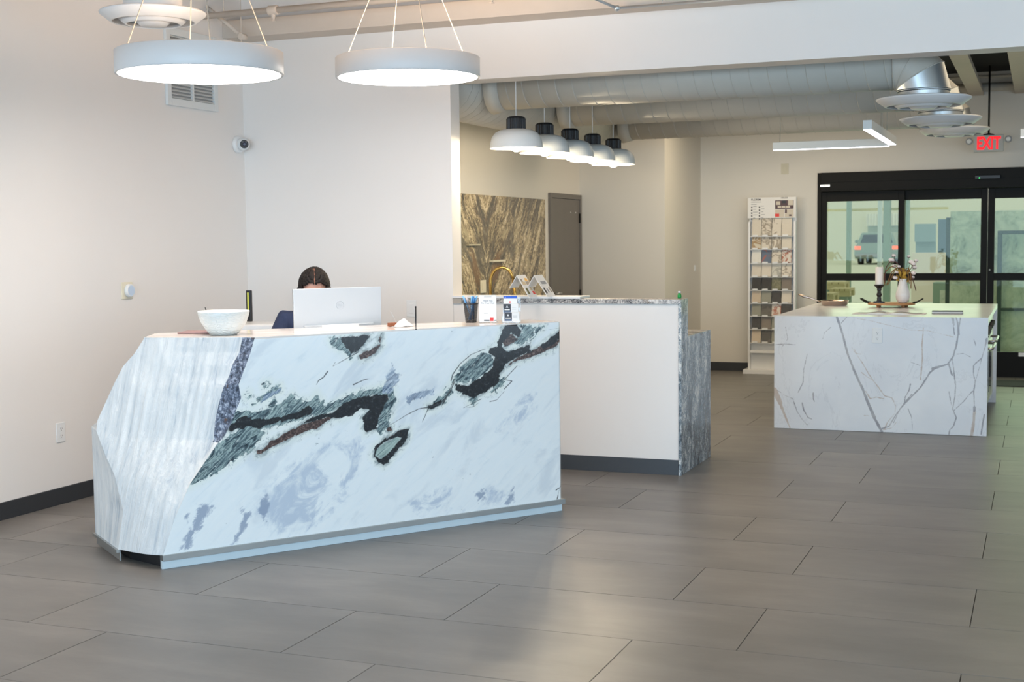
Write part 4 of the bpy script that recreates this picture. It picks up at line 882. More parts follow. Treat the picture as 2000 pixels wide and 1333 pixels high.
for (px, py, r_, dy) in ((1741, 510, .024, .0), (1745, 501, .016, .02), (1747, 521, .018, -.02), (1749, 544, .020, -.04), (1752, 533, .014, -.05), (1778, 514, .020, .0), (1783, 517, .021, -.02), (1787, 511, .016, .02), (1784, 524, .018, .03), (1783, 535, .019, -.03), (1782, 543, .014, -.02), (1756, 522, .014, -.04), (1773, 503, .013, .03)):
    c = off(px, py, dy); mb = MB()
    for k in range(5):
        a = k*1.257; mb.ball((c.x+math.cos(a)*r_*.42, c.y+math.sin(a)*r_*.42, c.z+math.sin(a*2)*r_*.15), r_*.68, 10, 8)
    bo = mb.build('cotton_boll', cot, fl_)
    MB().tube([tuple(c*.0), tuple(c*.5+Vector((0, 0, .02))), tuple(c)], .0018, 6).build('stem', twig, fl_)
    mb = MB()
    for k in range(4):
        a = k*PI/2+.3; mb.tube([(c.x, c.y, c.z-r_*.9), (c.x+math.cos(a)*r_*.8, c.y+math.sin(a)*r_*.8, c.z-r_*.5), (c.x+math.cos(a)*r_*1.05, c.y+math.sin(a)*r_*1.05, c.z+r_*.1)], [.002, .004, .001], 5)
    mb.build('calyx', amr, bo)
for k in range(74):
    a = random.uniform(0, 2*PI); rr_ = random.uniform(.0, .058); h_ = random.uniform(.06, .17); 
    b_ = Vector((math.cos(a)*rr_*.3, math.sin(a)*rr_*.3, .02)); tp_ = Vector((math.cos(a)*rr_*1.1-.004, math.sin(a)*rr_, h_)); w_ = random.uniform(.009, .015); L_ = random.uniform(.035, .06)
    dr_ = (tp_-b_).normalized(); sd = dr_.cross(Vector((math.sin(a*3), math.cos(a*3), .2))).normalized()
    q0, q1, q2 = tp_-dr_*L_, tp_-dr_*L_*.45, tp_
    th_ = sd.cross(dr_)*.0012
    MB().add([q0, q1+sd*w_, q2, q1-sd*w_, q1+th_*2.5], [(0, 1, 4), (1, 2, 4), (2, 3, 4), (3, 0, 4), (0, 3, 1), (3, 2, 1)]).build('golden_leaf', leafm, fl_)
for (pl, m_) in (([(1760, 530), (1752, 514), (1740, 512), (1732, 524), (1730, 540), (1731, 556)], amr), ([(1762, 530), (1750, 520), (1738, 524), (1729, 536), (1728, 548), (1731, 560)], amar), ([(1762, 532), (1752, 524), (1742, 534), (1737, 548), (1733, 560)], amar),
                 ([(1764, 530), (1757, 522), (1748, 530), (1742, 545), (1736, 558)], amar), ([(1766, 530), (1774, 524), (1778, 536), (1779, 552), (1779, 567)], amar), ([(1766, 532), (1775, 528), (1780, 542), (1785, 556), (1789, 571)], amr), ([(1767, 534), (1773, 532), (1775, 544), (1776, 557)], amar)):
    ctrl = [off(x, y, -.03-.006*i) for i, (x, y) in enumerate(pl)]; pp = []
    for i in range(len(ctrl)-1):
        for k in range(8): pp.append(ctrl[i].lerp(ctrl[i+1], k/8))
    for _ in range(2): pp = [pp[0]]+[(pp[i-1]+pp[i]*2+pp[i+1])/4 for i in range(1, len(pp)-1)]+[pp[-1]]
    MB().tube([tuple(x) for x in pp], [.0030+(.0026 if i % 2 else 0)*min(1, i/8) for i in range(len(pp))], 7).build('amaranth_strand', m_, fl_)
# open magazine and notebook
P = G(1736, 614, IH); P.z = IH+.0006; 
t = thing('open_magazine', 'open white magazine lying near the front edge of the island', 'magazine', (P.x, P.y+.05, P.z))
mw = wpx(1668, 1736, P)
for s_ in (-1, 1):
    pr = [(s_*mw*u, .002+.012*math.sin(PI*min(1, u*1.6))*(1-u*.6)+.001) for u in np.linspace(0, 1, 12)]
    vs_ = [(x, -.13, z) for x, z in pr]+[(x, .13, z) for x, z in pr]+[(x, -.13, .0) for x, z in pr]+[(x, .13, 0) for x, z in pr]; n12 = 12
    fs_ = [(i, i+1, 12+i+1, 12+i) for i in range(11)]+[(24+i, 36+i, 36+i+1, 24+i+1) for i in range(11)]+[(24+i, 24+i+1, i+1, i) for i in range(11)]+[(36+i, 12+i, 12+i+1, 36+i+1) for i in range(11)]+[(0, 12, 36, 24), (11, 35, 47, 23)]
    pg = MB().add(vs_, fs_).build('page_block', M['paper'], t)
    q_ = [(s_*mw*u, .0045+.012*math.sin(PI*min(1, u*1.6))*(1-u*.6)) for u in np.linspace(.12, .9, 10)]
    MB().add([(x, -.02, z) for x, z in q_]+[(x, .10, z) for x, z in q_], [(i, i+1, 10+i+1, 10+i) for i in range(9)]).build('printed_photo', M['greyprint'], pg)
P = G(1850, 613, IH); P.z = IH+.0006
t = thing('notebook', 'closed dark-covered hardback book at the right front of the island', 'book', (P.x, P.y+.04, P.z), .05)
nw = wpx(1818, 1876, P)/2
MB().box(-nw, -.08, .0, nw, .08, .003).build('back_cover', M['darkprint'], t); MB().box(-nw+.003, -.077, .003, nw-.003, .08, .016).build('pages', M['paper'], t)
MB().box(-nw, -.08, .016, nw, .08, .019).build('front_cover', M['darkprint'], t)
# ------------------------------------------------------------------ tile sample display rack
YR = 10.86; L0_, R0_ = PY(1463.5, 387, YR), PY(1556, 384, YR)
rw = R0_.x-L0_.x; rz = L0_.z; rk = thing('sample_display_rack', 'tall white rack of stone tile samples against the far wall', 'display rack', (L0_.x, YR, 0))
MB().box(-.05, -.10, 0, rw+.10, .22, .05).build('plinth', M['white'], rk, bevel=.004)
MB().box(0, .005, .05, rw, .035, rz).build('back_panel', M['white'], rk, bevel=.002)
for x in (0, rw-.022): MB().box(x, -.055, .05, x+.022, .005, rz-.27).build('side_rail', M['white'], rk)
zh = PY(1465, 427, YR).z
hp_ = MB().box(-.004, -.062, zh, rw+.004, -.050, rz).build('header_board', M['paper'], rk)
def hx(px): return PY(px, 400, YR-.062).x-L0_.x
def hz(py): return PY(1500, py, YR-.062).z
yf = -.0625
text_part('lettering', 'FLORIM', .032, M['darkprint'], hp_, (hx(1467), yf, hz(390)), (PI/2, 0, 0), .0004, 'LEFT', .0006)
text_part('lettering', '160x320', .022, M['darkprint'], hp_, (hx(1525), yf, hz(387.5)), (PI/2, 0, 0), .0004, 'LEFT', .0004)
mb = MB()
for (x0, x1, y) in ((1467, 1487, 394.5), (1467, 1478, 399), *[(1471, 1471+w, 403+i*5.6) for i, w in enumerate((7, 6, 9, 8, 4))], *[(1486, 1486+w, 402.5+i*5.6) for i, w in enumerate((6, 7, 5, 8, 5))]):
    mb.box(hx(x0), yf, hz(y)-.003, hx(x1), yf+.0004, hz(y)+.003)
o = mb.build('small_print', M['greyprint'], hp_); o['kind'] = 'stuff'
mb = MB()
for i in range(5):
    for x0 in (1467, 1482): mb.box(hx(x0), yf, hz(405+i*5.6)-.008, hx(x0+2.6), yf+.0005, hz(405+i*5.6)+.008)
o = mb.build('pictogram', M['darkprint'], hp_); o['kind'] = 'stuff'
def pic(x0, x1, y0, y1, mt, k=1): MB().box(hx(x0), yf-.0004*k, hz(y1), hx(x1), yf+.0004, hz(y0)).build('printed_photo', mt, hp_)
plum = pm('plum print', srgb(84, 62, 66), .5); cream = pm('cream print', srgb(206, 196, 180), .5)
pic(1514, 1550, 392, 409, plum); pic(1516, 1524, 394, 401, cream, 2); pic(1527, 1535, 392.5, 398, M['darkprint'], 2); pic(1539, 1549, 392, 402, cream, 2); pic(1519, 1526, 403, 407, cream, 2); pic(1527, 1534, 403, 407, cream, 2); pic(1535, 1543, 403, 407, cream, 2)
pic(1514, 1532, 410, 425, cream); pic(1514, 1522, 418, 424, M['redprint'], 2); pic(1533, 1550, 410, 425, cream); pic(1533, 1537, 410, 417, plum, 2); pic(1541, 1546, 420, 423, plum, 2)
def smp(name, c, c2, amt=.5, sc=9):
    m, n, p = newmat(name); v = n.node('ShaderNodeTexCoord').outputs['Object']; inf = n.node('ShaderNodeObjectInfo').outputs['Random']
    vv_ = n.node('ShaderNodeVectorMath', {0: v, 1: n.node('ShaderNodeCombineXYZ', {0: n.math('MULTIPLY', inf, 9.0), 2: inf}).outputs[0]}, operation='ADD').outputs[0]
    h = n.math('ABSOLUTE', n.math('SUBTRACT', n.noise(vv_, sc, 4, .6, 1.2), .5))
    col = n.mix(n.math('MULTIPLY', n.math('SUBTRACT', 1.0, n.step(h, .0, .06)), amt), srgb(*c), srgb(*c2)); setp(n, p, base=col, rough=.35); return m
S = {'w': smp('plain ivory tile', (212, 204, 190), (205, 196, 180), .3), 'v': smp('veined ivory tile', (214, 206, 192), (128, 116, 100), .8, 6), 'g': smp('gold veined tile', (206, 198, 180), (150, 116, 70), .9, 4),
     'b': smp('blue tile with rust', (92, 108, 128), (190, 88, 40), .8, 4), 'r': smp('white tile with rust', (214, 206, 196), (160, 70, 30), .95, 7), 'k': smp('black tile', (20, 20, 22), (60, 60, 60), .3, 5),
     'o': smp('olive tile', (92, 92, 66), (150, 148, 120), .7, 12), 't': smp('taupe tile', (118, 108, 98), (112, 102, 92), .3), 's': smp('sage grey tile', (140, 140, 126), (130, 130, 118), .3), 'd': smp('dark grey tile', (58, 56, 50), (110, 106, 96), .5, 5),
     'p': smp('sand tile', (196, 180, 158), (186, 170, 150), .3), 'l': smp('pale grey veined tile', (202, 200, 190), (130, 130, 124), .7, 7), 'c': smp('white tile', (222, 220, 212), (200, 200, 190), .2)}
rows_ = ['wvvw', 'gvvw', 'cbvr', 'wwlv', 'kkot', 'pskw', 'sdrk', 'ktsw', 'pdsk']
botpx = [461.5, 487, 514.5, 541, 567, 592.5, 618, 643.5, 670]; colx = [1468.5, 1487.5, 1507.5, 1527, 1547]
for r_, (rw_, by) in enumerate(zip(rows_, botpx)):
    zb = PY(1490, by, YR-.08).z; ztp = PY(1490, (427 if r_ == 0 else botpx[r_-1]-1), YR-.08).z
    for c in range(4):
        x0 = hx(colx[c])+.003; x1 = hx(colx[c+1])-.003; h_ = ztp-zb
        Mx = Matrix.Translation((x0, -.085, zb+.004)) @ Matrix.Rotation(-.20, 4, 'X')
        mt = S[rw_[c]]
        s_ = MB().box(0, 0, 0, x1-x0, .008, h_*.72, Mx).build('sample_tile', mt, rk, bevel=.0008)
        s2_ = MB().box(0, 0, 0, x1-x0, .008, h_*.60, Matrix.Translation((x0, -.062, zb+h_*.42)) @ Matrix.Rotation(-.12, 4, 'X')).build('sample_tile', mt, rk, bevel=.0008)
        MB().box(x0+.012, -.098, zb-.004, x1-.035, -.089, zb+.016).build('label_clip', M['plastic'], rk)
    MB().box(.024, -.092, zb-.008, rw-.024, .005, zb-.001).build('ledge', M['white'], rk)
zb = PY(1490, 690, YR-.06).z; MB().box(.03, -.085, zb, rw-.03, .004, zb+.03).build('empty_ledge', M['white'], rk, bevel=.003)
# ------------------------------------------------------------------ automatic sliding entrance
d1 = bpy.data.objects.new('door_1', None); COL.objects.link(d1); d1['kind'] = 'structure'; d1.location = (0, YD, 0)
BM = M['black_metal']
MB().box(DX0, -.02, 0, DX0+.045, .14, DZ-.001).build('jamb', BM, d1, bevel=.002); MB().box(DX1-.045, -.02, 0, DX1, .14, DZ-.001).build('jamb', BM, d1, bevel=.002)
hb = MB().box(DX0+.045, -.09, 2.055, DX1-.045, .10, DZ-.002).build('operator_header', BM, d1, bevel=.004)
MB().box(DX0+.05, -.10, 2.16, DX1-.05, -.09, 2.175).build('header_rib', BM, hb); MB().box(DX0+.05, -.096, 2.075, DX1-.05, -.09, 2.085).build('header_rib', BM, hb)
def leaf(x0, x1, y0, zt_, sl, sr, nm='door_leaf'):
    e = MB().box(x0, y0, .0, x0+sl, y0+.045, zt_).box(x1-sr, y0, 0, x1, y0+.045, zt_).box(x0+sl, y0, 1.945, x1-sr, y0+.045, zt_).box(x0+sl, y0, 1.055, x1-sr, y0+.045, 1.135).box(x0+sl, y0, 0, x1-sr, y0+.045, .275).build(nm, BM, d1, bevel=.002)
    MB().box(x0+sl-.003, y0+.018, 1.132, x1-sr+.003, y0+.026, 1.948).build('upper_pane', M['glass'], e)
    MB().box(x0+sl-.003, y0+.018, .272, x1-sr+.003, y0+.026, 1.058).build('lower_pane', M['glass'], e)
    return e
leaf(-2.081, -1.178, -.005, 2.054, .060, .065); leaf(-1.24, -.312, .055, 2.054, .065, .068); e3 = leaf(-.308, .60, .055, 2.054, .070, .065); leaf(.55, 1.404, -.005, 2.054, .065, .060)
tq = PY(1612, 363, YD-.1); pl_ = MB().box(tq.x-.055, -.1015, tq.z-.012, tq.x+.05, -.1002, tq.z+.012).build('name_plate', M['steel'], hb)
text_part('lettering', 'STANLEY', .02, M['darkprint'], pl_, (tq.x-.003, -.102, tq.z), (PI/2, 0, 0), .0003, bold=.0004)
sq = PY(1929, 346, YD-.1); sn = MB().box(sq.x-.13, -.135, sq.z-.022, sq.x+.13, -.091, sq.z+.022).build('motion_sensor', M['black'], d1, bevel=.006)
MB().box(sq.x-.088, -.1365, sq.z-.012, sq.x-.078, -.1352, sq.z-.004).build('indicator_light', M['green_led'], sn)
sq2 = PY(1993, 694, YD); dc = MB().box(sq2.x-.02, .0535, sq2.z-.02, sq2.x+.10, .0548, sq2.z+.022).build('sticker', M['white'], e3)
MB().tube([(-.283, .05, 1.17), (-.283, .045, 1.17)], .009, 10).build('lock_cylinder', M['white_metal'], d1)
tag(MB().box(-1.5, 10.17, .0008, 1.2, 10.74, .010).build('door_mat', pm('black entrance mat', (.02, .022, .025), .85), bevel=.003), 'black entrance mat in front of the glass sliding doors', 'mat')
# ------------------------------------------------------------------ yard seen through the entrance
ey = struct(MB().box(-9, YD+.16, -.06, 9, 16.6, -.012).build('floor_yard', pm('pale concrete yard', (.78, .80, .74), .8, var=.04, scale=1)))
M['cream_wall'] = pm('cream render', (.74, .72, .62), .8, var=.04)
MB_ = MB().box(-60, 60, .551, 60, 60.5, 12)
struct(MB().box(-60, 16.6, -.5, 60, 75, .55).build('floor_added_platform', bpy.data.materials['pale concrete yard']))  # added raised ground, keeps the glare-pale lower panes bright and carries the car
bld = tag(MB_.build('neighbour_building', M['cream_wall']), 'long cream building wall across the yard behind the glass doors', 'building')
colm = pm('sage painted steel', (.30, .40, .35), .6)
def post(px0, px1, Y, z1, mt, name, label, cat, z0=0):
    a, b = PY(px0, 450, Y).x, PY(px1, 450, Y).x
    return tag(MB().box(a, Y, z0, b, Y+.18, z1).build(name, mt, bevel=.004), label, cat)
post(1653, 1660, 15.0, 3.4, colm, 'canopy_post', 'slim sage green canopy post seen through the left pane', 'post')
post(1714, 1720.5, 14.4, 3.4, pm('pale blue white pole', (.66, .72, .78), .5), 'yard_pole', 'pale blue-white pole seen through the left pane', 'pole')
post(1725, 1738, 15.0, 3.4, colm, 'canopy_post', 'broad sage green canopy post right of the pale pole', 'post')
post(1768, 1775, 15.0, 3.4, colm, 'canopy_post', 'sage green canopy post at the left edge of the middle pane', 'post')
z = PY(1700, 412, 15.2).z
tag(MB().box(PY(1600, 412, 15.2).x, 15.2, z, PY(1852, 405, 15.2).x, 15.28, z+.035).build('canopy_rail', pm('yellow rail', (.78, .66, .30), .5)), 'thin pale yellow rail between the canopy posts', 'rail')
z0_, z1_ = PY(1700, 441, 59.2).z, PY(1700, 418, 59.2).z
aw = MB(); xa, xb = PY(1692, 430, 59.2).x, PY(1757, 430, 59.2).x; n_ = 22
aw.prism([(xa+(xb-xa)*i/n_, 59.2+(.15 if i % 2 else 0)) for i in range(n_+1)]+[(xb, 59.999), (xa, 59.999)], z0_, z1_)
tag(aw.build('corrugated_awning', pm('white corrugated metal', (.88, .88, .85), .5)), 'white corrugated metal awning on the building across the yard', 'awning')
xa2, xb2 = PY(1695, 450, 59.9).x, PY(1757, 450, 59.9).x
tag(MB().box(xa2, 59.9, PY(1700, 466, 59.9).z, xb2, 59.998, PY(1700, 441, 59.9).z).build('shop_window', pm('grey green window', (.34, .42, .40), .3)), 'grey-green window below the corrugated awning', 'window')
q0, q1 = PY(1786, 473, 22), PY(1826, 437, 22); tag(MB().box(q0.x, 22, q0.z, q1.x, 22.25, q1.z).box(q0.x, 22.251, 0.551, q1.x, 22.4, q1.z).build('delivery_container', pm('blue grey container', (.26, .36, .42), .6)), 'pale blue-grey container across the yard', 'container')
q0, q1 = PY(1832, 474, 20), PY(1853, 428, 20); tag(MB().box(q0.x, 20, 0.551, q1.x, 20.4, q1.z).build('blue_partition', pm('slate blue panel', (.10, .16, .24), .5)), 'dark slate-blue panel standing left of the marble slab', 'panel')
q0, q1 = PY(1780, 533, 17), PY(1845, 494, 17); tag(MB().box(q0.x, 17, 0.551, q1.x, 17.4, q1.z).build('low_wall', pm('pinkish white block wall', (.80, .70, .64), .7)), 'low pinkish-white block wall in the yard', 'wall')
# solid stand-in for a car reflected in the door glass, rear view
cx0, cx1 = PY(1668, 500, 46).x, PY(1756, 500, 46).x; cw = cx1-cx0
ct = thing('car', 'grey-green car with red tail lamps, standing in for a reflection in the door glass', 'car', (cx0, 46, .551))
Mxz = Matrix(((1, 0, 0, 0), (0, 0, 1, 0), (0, 1, 0, 0), (0, 0, 0, 1)))
carm = pm('sage grey car paint', (.26, .34, .32), .3)
MB().prism([(.03, .22), (cw-.03, .22), (cw, .40), (cw, .66), (cw*.94, .76), (cw*.84, 1.18), (cw*.16, 1.18), (cw*.06, .76), (0, .66), (0, .40)], 0, 4.0, Mxz).build('body', carm, ct, bevel=.05)
MB().prism([(cw*.14, .80), (cw*.86, .80), (cw*.79, 1.10), (cw*.21, 1.10)], -.012, -.002, Mxz).build('rear_window', M['oven_glass'], ct)
MB().box(.05, -.10, .28, cw-.05, -.001, .40).build('bumper', M['greyprint'], ct, bevel=.02)
for x in (.06, cw-.26):
    for y in (.75, 3.2): MB().lathe([(.001, 0), (.25, .0), (.27, .03), (.27, .17), (.25, .2), (.001, .2)], 24, M=Matrix.Translation((x, y, .27)) @ Matrix.Rotation(PI/2, 4, 'Y')).build('wheel', M['black'], ct)
M['tail'] = em('red tail lamp', (1, .12, .06), 1.6)
for x in (.13, cw-.13): MB().box(x-.11, -.014, .56, x+.11, .0, .68).build('tail_lamp', M['tail'], ct)
for s_ in (-1, 1): MB().ball((-.10 if s_ < 0 else cw+.10, 1.6, .86), (.09, .06, .07), 12, 8).build('wing_mirror', carm, ct)
# stone slabs on dark A-frames close to the doors
m, n, p = newmat('pale speckled marble'); v = n.obj(); f = n.noise(v, 4.5, 8, .72, .8)
setp(n, p, base=n.ramp(f, [(.32, srgb(120, 124, 110)), (.42, srgb(184, 190, 178)), (.55, srgb(214, 216, 206)), (.7, srgb(228, 226, 214))]), rough=.3); M['yardslab'] = m
YS = 12.7
def slab(px0, px1, pyt, Y, label, z0=.18, name='stone_slab'):
    a, b = PY(px0, 450, Y), PY(px1, 450, Y); zt_ = PY(px0, pyt, Y).z; w = b.x-a.x
    o = MB().box(0, 0, z0, w, .03, zt_).build(name, M['yardslab'], bevel=.006); o.location = (a.x, Y, 0); return tag(o, label, 'stone slab', 'stone slabs in the yard')
slab(1856, 2040, 413, YS, 'large pale speckled marble slab standing outside the middle glass pane')
slab(1956, 2060, 455, 12.35, 'smaller pale marble slab inside the dark frame outside the right pane')
a, b = PY(1948, 500, 12.3).x, PY(2060, 500, 12.3).x; zt_ = PY(1948, 451, 12.3).z
t = thing('slab_frame', 'dark steel frame around the smaller marble slab outside the right pane', 'frame', (a, 12.24, 0)); dk = pm('dark green steel', (.025, .04, .045), .4)
w_ = PY(1957, 500, 12.3).x-a
MB().box(0, 0, -.011, w_, .09, zt_).build('upright', dk, t, bevel=.003); MB().box(b-a, 0, -.011, b-a+w_, .09, zt_).build('upright', dk, t, bevel=.003); MB().box(w_, 0, zt_-.04, b-a, .09, zt_).build('top_rail', dk, t, bevel=.003)
z_ = PY(1960, 602, 12.3).z; MB().box(w_, 0, z_-.03, b-a, .13, z_).build('lower_rail', dk, t, bevel=.003)
MB().box(w_*.1, -.55, -.011, w_*.9, .0, .05).build('foot', dk, t); MB().box(b-a, -.55, -.011, b-a+w_, .0, .05).build('foot', dk, t)
a = PY(1847, 500, 12.8).x
t = thing('slab_rack', 'dark steel A-frame rack end left of the large marble slab', 'rack', (a, 12.8, 0))
MB().box(0, 0, -.011, .07, .07, PY(1850, 425, 12.8).z).build('upright', dk, t, bevel=.003); MB().box(0, -.4, -.011, .07, .6, .06).build('base_beam', dk, t); MB().box(.07, .0, .10, 1.6, .07, .16).build('cross_beam', dk, t)
MB().tube([(.035, .55, .06), (.035, .06, 1.3)], .025, 8).build('diagonal_strut', dk, t)
a = PY(1822, 560, 13.6).x; b = PY(1850, 560, 13.6).x
t = thing('metal_cabinet', 'grey-green metal cabinet with a pale panel seen low through the middle pane', 'cabinet', (a, 13.6, 0)); zc = PY(1830, 552, 13.6).z
MB().box(0, 0, -.011, b-a, .4, zc).build('body', colm, t, bevel=.003); MB().box((b-a)*.5, -.01, .25, (b-a)*.9, 0, zc-.1).build('pale_panel', M['yardslab'], t)
# sawhorse benches and blue jug
def bench(px0, px1, pyt, Y, label, dpt=.5, rz=0):
    a, b = PY(px0, pyt, Y), PY(px1, pyt, Y); w = b.x-a.x
    t = thing('timber_bench', label, 'bench', (a.x, Y, 0), rz, 'timber benches outside the left pane')
    MB().box(0, 0, a.z-.09, w, .14, a.z-.02).build('front_beam', M['pallet'], t, bevel=.003); MB().box(0, dpt-.14, a.z-.09, w, dpt, a.z-.02).build('rear_beam', M['pallet'], t, bevel=.003)
    for k in range(4): MB().box(w*k/4+.004, -.01, a.z-.02, w*(k+1)/4-.004, dpt+.01, a.z+.01).build('plank', M['pallet'], t)
    for x in (.04, w-.12):
        for y in (.02, dpt-.12): MB().box(x, y, -.011, x+.08, y+.1, a.z-.09).build('leg', colm, t)
    return t
bench(1619, 1660, 566, 13.0, 'raw pine bench in the middle of the three outside the left pane')
bench(1600, 1650, 553, 13.8, 'raw pine bench furthest back outside the left pane')
bench(1590, 1628, 575, 12.3, 'raw pine bench nearest the glass at the left jamb')
q = PY(1612, 562, 12.0); jz = PY(1612, 574, 12.0).z
t = thing('traffic_cone_jug', 'bright blue jug standing by the left door jamb', 'jug', (q.x-.10, 11.85, -.011)); t.name = 'blue_jug'
MB().lathe([(.10, 0), (.12, .02), (.12, .50), (.09, .58), (.03, .66), (.028, .86)], 28).build('body', M['blue'] and pm('vivid blue plastic', (.0, .09, .62), .35), t)
MB().lathe([(.034, .861), (.034, .90)], 16).build('cap', M['royal'], t)
# ------------------------------------------------------------------ things on and behind the reception desk
ZT = HD+.0022
def ondesk(px, py): return G(px, py, ZT)
ar = math.atan2(DT.y, DT.x)
P = ondesk(432, 656); dist_ = (P-CAM).dot(_f); rb_ = 50.5/FPX*dist_
bc = P+Vector((DT.y*-.02, DT.x*.02, 0))*1.0
t = thing('bowl', 'white textured ceramic bowl at the left end of the desk top', 'bowl', (P.x-.03, P.y+.07, ZT))
bp = [(rb_*.48, 0), (rb_*.55, .003), (rb_*.72, .03), (rb_*.88, .065), (rb_*.97, .098), (rb_*1.0, .117), (rb_*.985, .121), (rb_*.965, .117), (rb_*.92, .095), (rb_*.80, .06), (rb_*.6, .025), (.001, .018)]
m, n, p = newmat('hammered white glaze'); v = n.obj(); vo = n.node('ShaderNodeTexVoronoi', {'Vector': n.map(v, (1, 1, 2.2)), 'Scale': 34.0}, feature='DISTANCE_TO_EDGE').outputs[0]
setp(n, p, base=n.mix(n.noise(v, 12, 3), (.70, .74, .72), (.78, .80, .78)), rough=.28, normal=n.bump(n.step(vo, 0, .2), .5, .004)); M['glaze'] = m
MB().lathe(bp, 72, rib=lambda a, z: .018*math.sin(a*3+.6)*z*8*.35).build('body', M['glaze'], t)
s_ = MB().tube([(-rb_*.55, .02, .03), (-rb_*.98, .035, .118), (-rb_*1.06, .04, .135)], [.003, .003, .002], 8).build('stir_stick', M['black'])
s_.location = t.location; tag(s_, 'thin black stick leaning over the left rim of the white bowl', 'stick')
P = ondesk(382, 654.5); o = MB().box(-.10, -.07, .0, .12, .09, .008).build('tablet', pm('rose grey tablet', srgb(150, 118, 116), .4), bevel=.002); o.location = (P.x-.06, P.y+.13, ZT); o.rotation_euler = (0, 0, ar*.3)
tag(o, 'thin rose-grey tablet lying behind the white bowl', 'tablet')
# pen cup
P = ondesk(920, 630)
m, n, p = newmat('black wire mesh'); v = n.obj(); br = n.node('ShaderNodeTexVoronoi', {'Vector': v, 'Scale': 420.0}, feature='DISTANCE_TO_EDGE').outputs[0]
setp(n, p, base=(.012, .012, .014), rough=.4, alpha=n.math('ADD', .28, n.math('MULTIPLY', n.math('LESS_THAN', br, .12), .72), clamp=True)); M['mesh'] = m
t = thing('pen_cup', 'black wire mesh pen cup at the right end of the desk top', 'cup', (P.x, P.y, ZT))
MB().lathe([(.030, 0), (.031, .002), (.041, .104)], 36, cap=False).build('mesh_wall', M['mesh'], t); MB().lathe([(.040, .102), (.0425, .104), (.0425, .108), (.040, .108), (.040, .102)], 36, cap=False).build('rim', M['black'], t); MB().lathe([(.001, 0), (.031, 0), (.031, .003), (.001, .003)], 36).build('base', M['black'], t)
lb = pm('light blue pen plastic', srgb(120, 176, 222), .35); db = pm('deep blue pen plastic', srgb(40, 110, 170), .35)
for i, (bx, by, tx, ty, l_, mt, lab) in enumerate(((.012, .002, -.047, .0, .150, lb, 'pale blue pen leaning to the left of the mesh cup'), (.016, -.008, -.030, .008, .142, pm('grey pen', srgb(170, 160, 160), .4), 'grey pen beside the left-leaning pen in the mesh cup'), (-.004, .01, .002, .012, .148, lb, 'pale blue pen standing in the middle of the mesh cup'), (.012, .008, .010, .016, .146, db, 'deep blue pen standing right of the middle of the mesh cup'), (-.016, -.004, .040, -.004, .150, lb, 'pale blue pen leaning to the right of the mesh cup'), (.0, -.014, .030, -.012, .140, db, 'deep blue pen leaning right at the front of the mesh cup'))):
    a = Vector((bx, by, .0055)); b = Vector((tx, ty, l_)); ptp = thing('pen', lab, 'pen', (P.x, P.y, ZT), 0, 'pens in the mesh cup')
    MB().tube([tuple(a), tuple(a.lerp(b, .08))], [.001, .0045], 10).build('tip', M['steel'], ptp)
    MB().tube([tuple(a.lerp(b, .08)), tuple(a.lerp(b, .72))], .005, 10).build('barrel', mt, ptp)
    MB().tube([tuple(a.lerp(b, .72)), tuple(b)], [.0062, .0056], 10).build('pen_cap', mt, ptp)
# upright sign card in an acrylic holder; text square to the viewer
P = ondesk(953, 631); t = thing('sign_card', 'upright white thank-you card in a clear holder between the pen cup and the card holder', 'sign', (P.x, P.y, ZT), math.radians(16))
cw_, chh = 33.5/FPX*(P-CAM).dot(_f), .155
MB().box(-cw_/2, -.0015, .004, cw_/2, 0.0015, chh).build('card', M['paper'], t)
MB().box(-cw_/2-.004, -.03, 0, cw_/2+.004, .05, .003).build('acrylic_foot', M['acrylic'], t)
inkb = pm('slate ink', srgb(90, 104, 128), .6)
text_part('lettering', 'Thank You', .0125, inkb, t, (0, -.0019, chh*.80), (PI/2, 0, 0), .0002); text_part('lettering', 'For Your Visit', .0125, inkb, t, (0, -.0019, chh*.71), (PI/2, 0, 0), .0002)
MB().box(-.02, -.0019, chh*.935, .022, -.0015, chh*.95).build('printed_line', M['greyprint'], t)
MB().box(-.022, -.0019, chh*.335, .0, -.0015, chh*.345).build('printed_line', M['greyprint'], t)
MB().box(.012, -.0019, .010, .032, -.0015, .030).build('red_square', M['redprint'], t); MB().box(-.022, -.0019, .011, .010, -.0015, .018).build('printed_line', M['darkprint'], t); MB().box(.036, -.0019, .012, .050, -.0015, .017).build('printed_line', M['darkprint'], t)
# business card holder
P = ondesk(999, 631); t = thing('business_card_holder', 'clear tiered holder with a blue-topped leaflet and two rows of business cards', 'card holder', (P.x, P.y, ZT), math.radians(14))
ww_ = 34/FPX*(P-CAM).dot(_f)
MB().box(-ww_/2, -.045, 0, ww_/2, .045, .003).build('base', M['acrylic'], t); MB().box(-ww_/2, .030, .003, ww_/2, .033, .14).build('back', M['acrylic'], t); MB().box(-ww_/2, .004, .003, ww_/2, .006, .085).build('middle_step', M['acrylic'], t); MB().box(-ww_/2, -.032, .003, ww_/2, -.030, .04).build('front_step', M['acrylic'], t)
lf_ = MB().box(-.046, .020, .010, .030, .022, .150).build('leaflet', M['paper'], t); MB().box(-.046, .0193, .135, .030, .0199, .150).build('blue_header', M['royal'], lf_); MB().box(-.014, .0193, .112, -.006, .0199, .120).build('red_mark', M['redprint'], lf_)
text_part('lettering', 'A', .010, M['white'], lf_, (-.036, .0190, .1425), (PI/2, 0, 0), .0002)
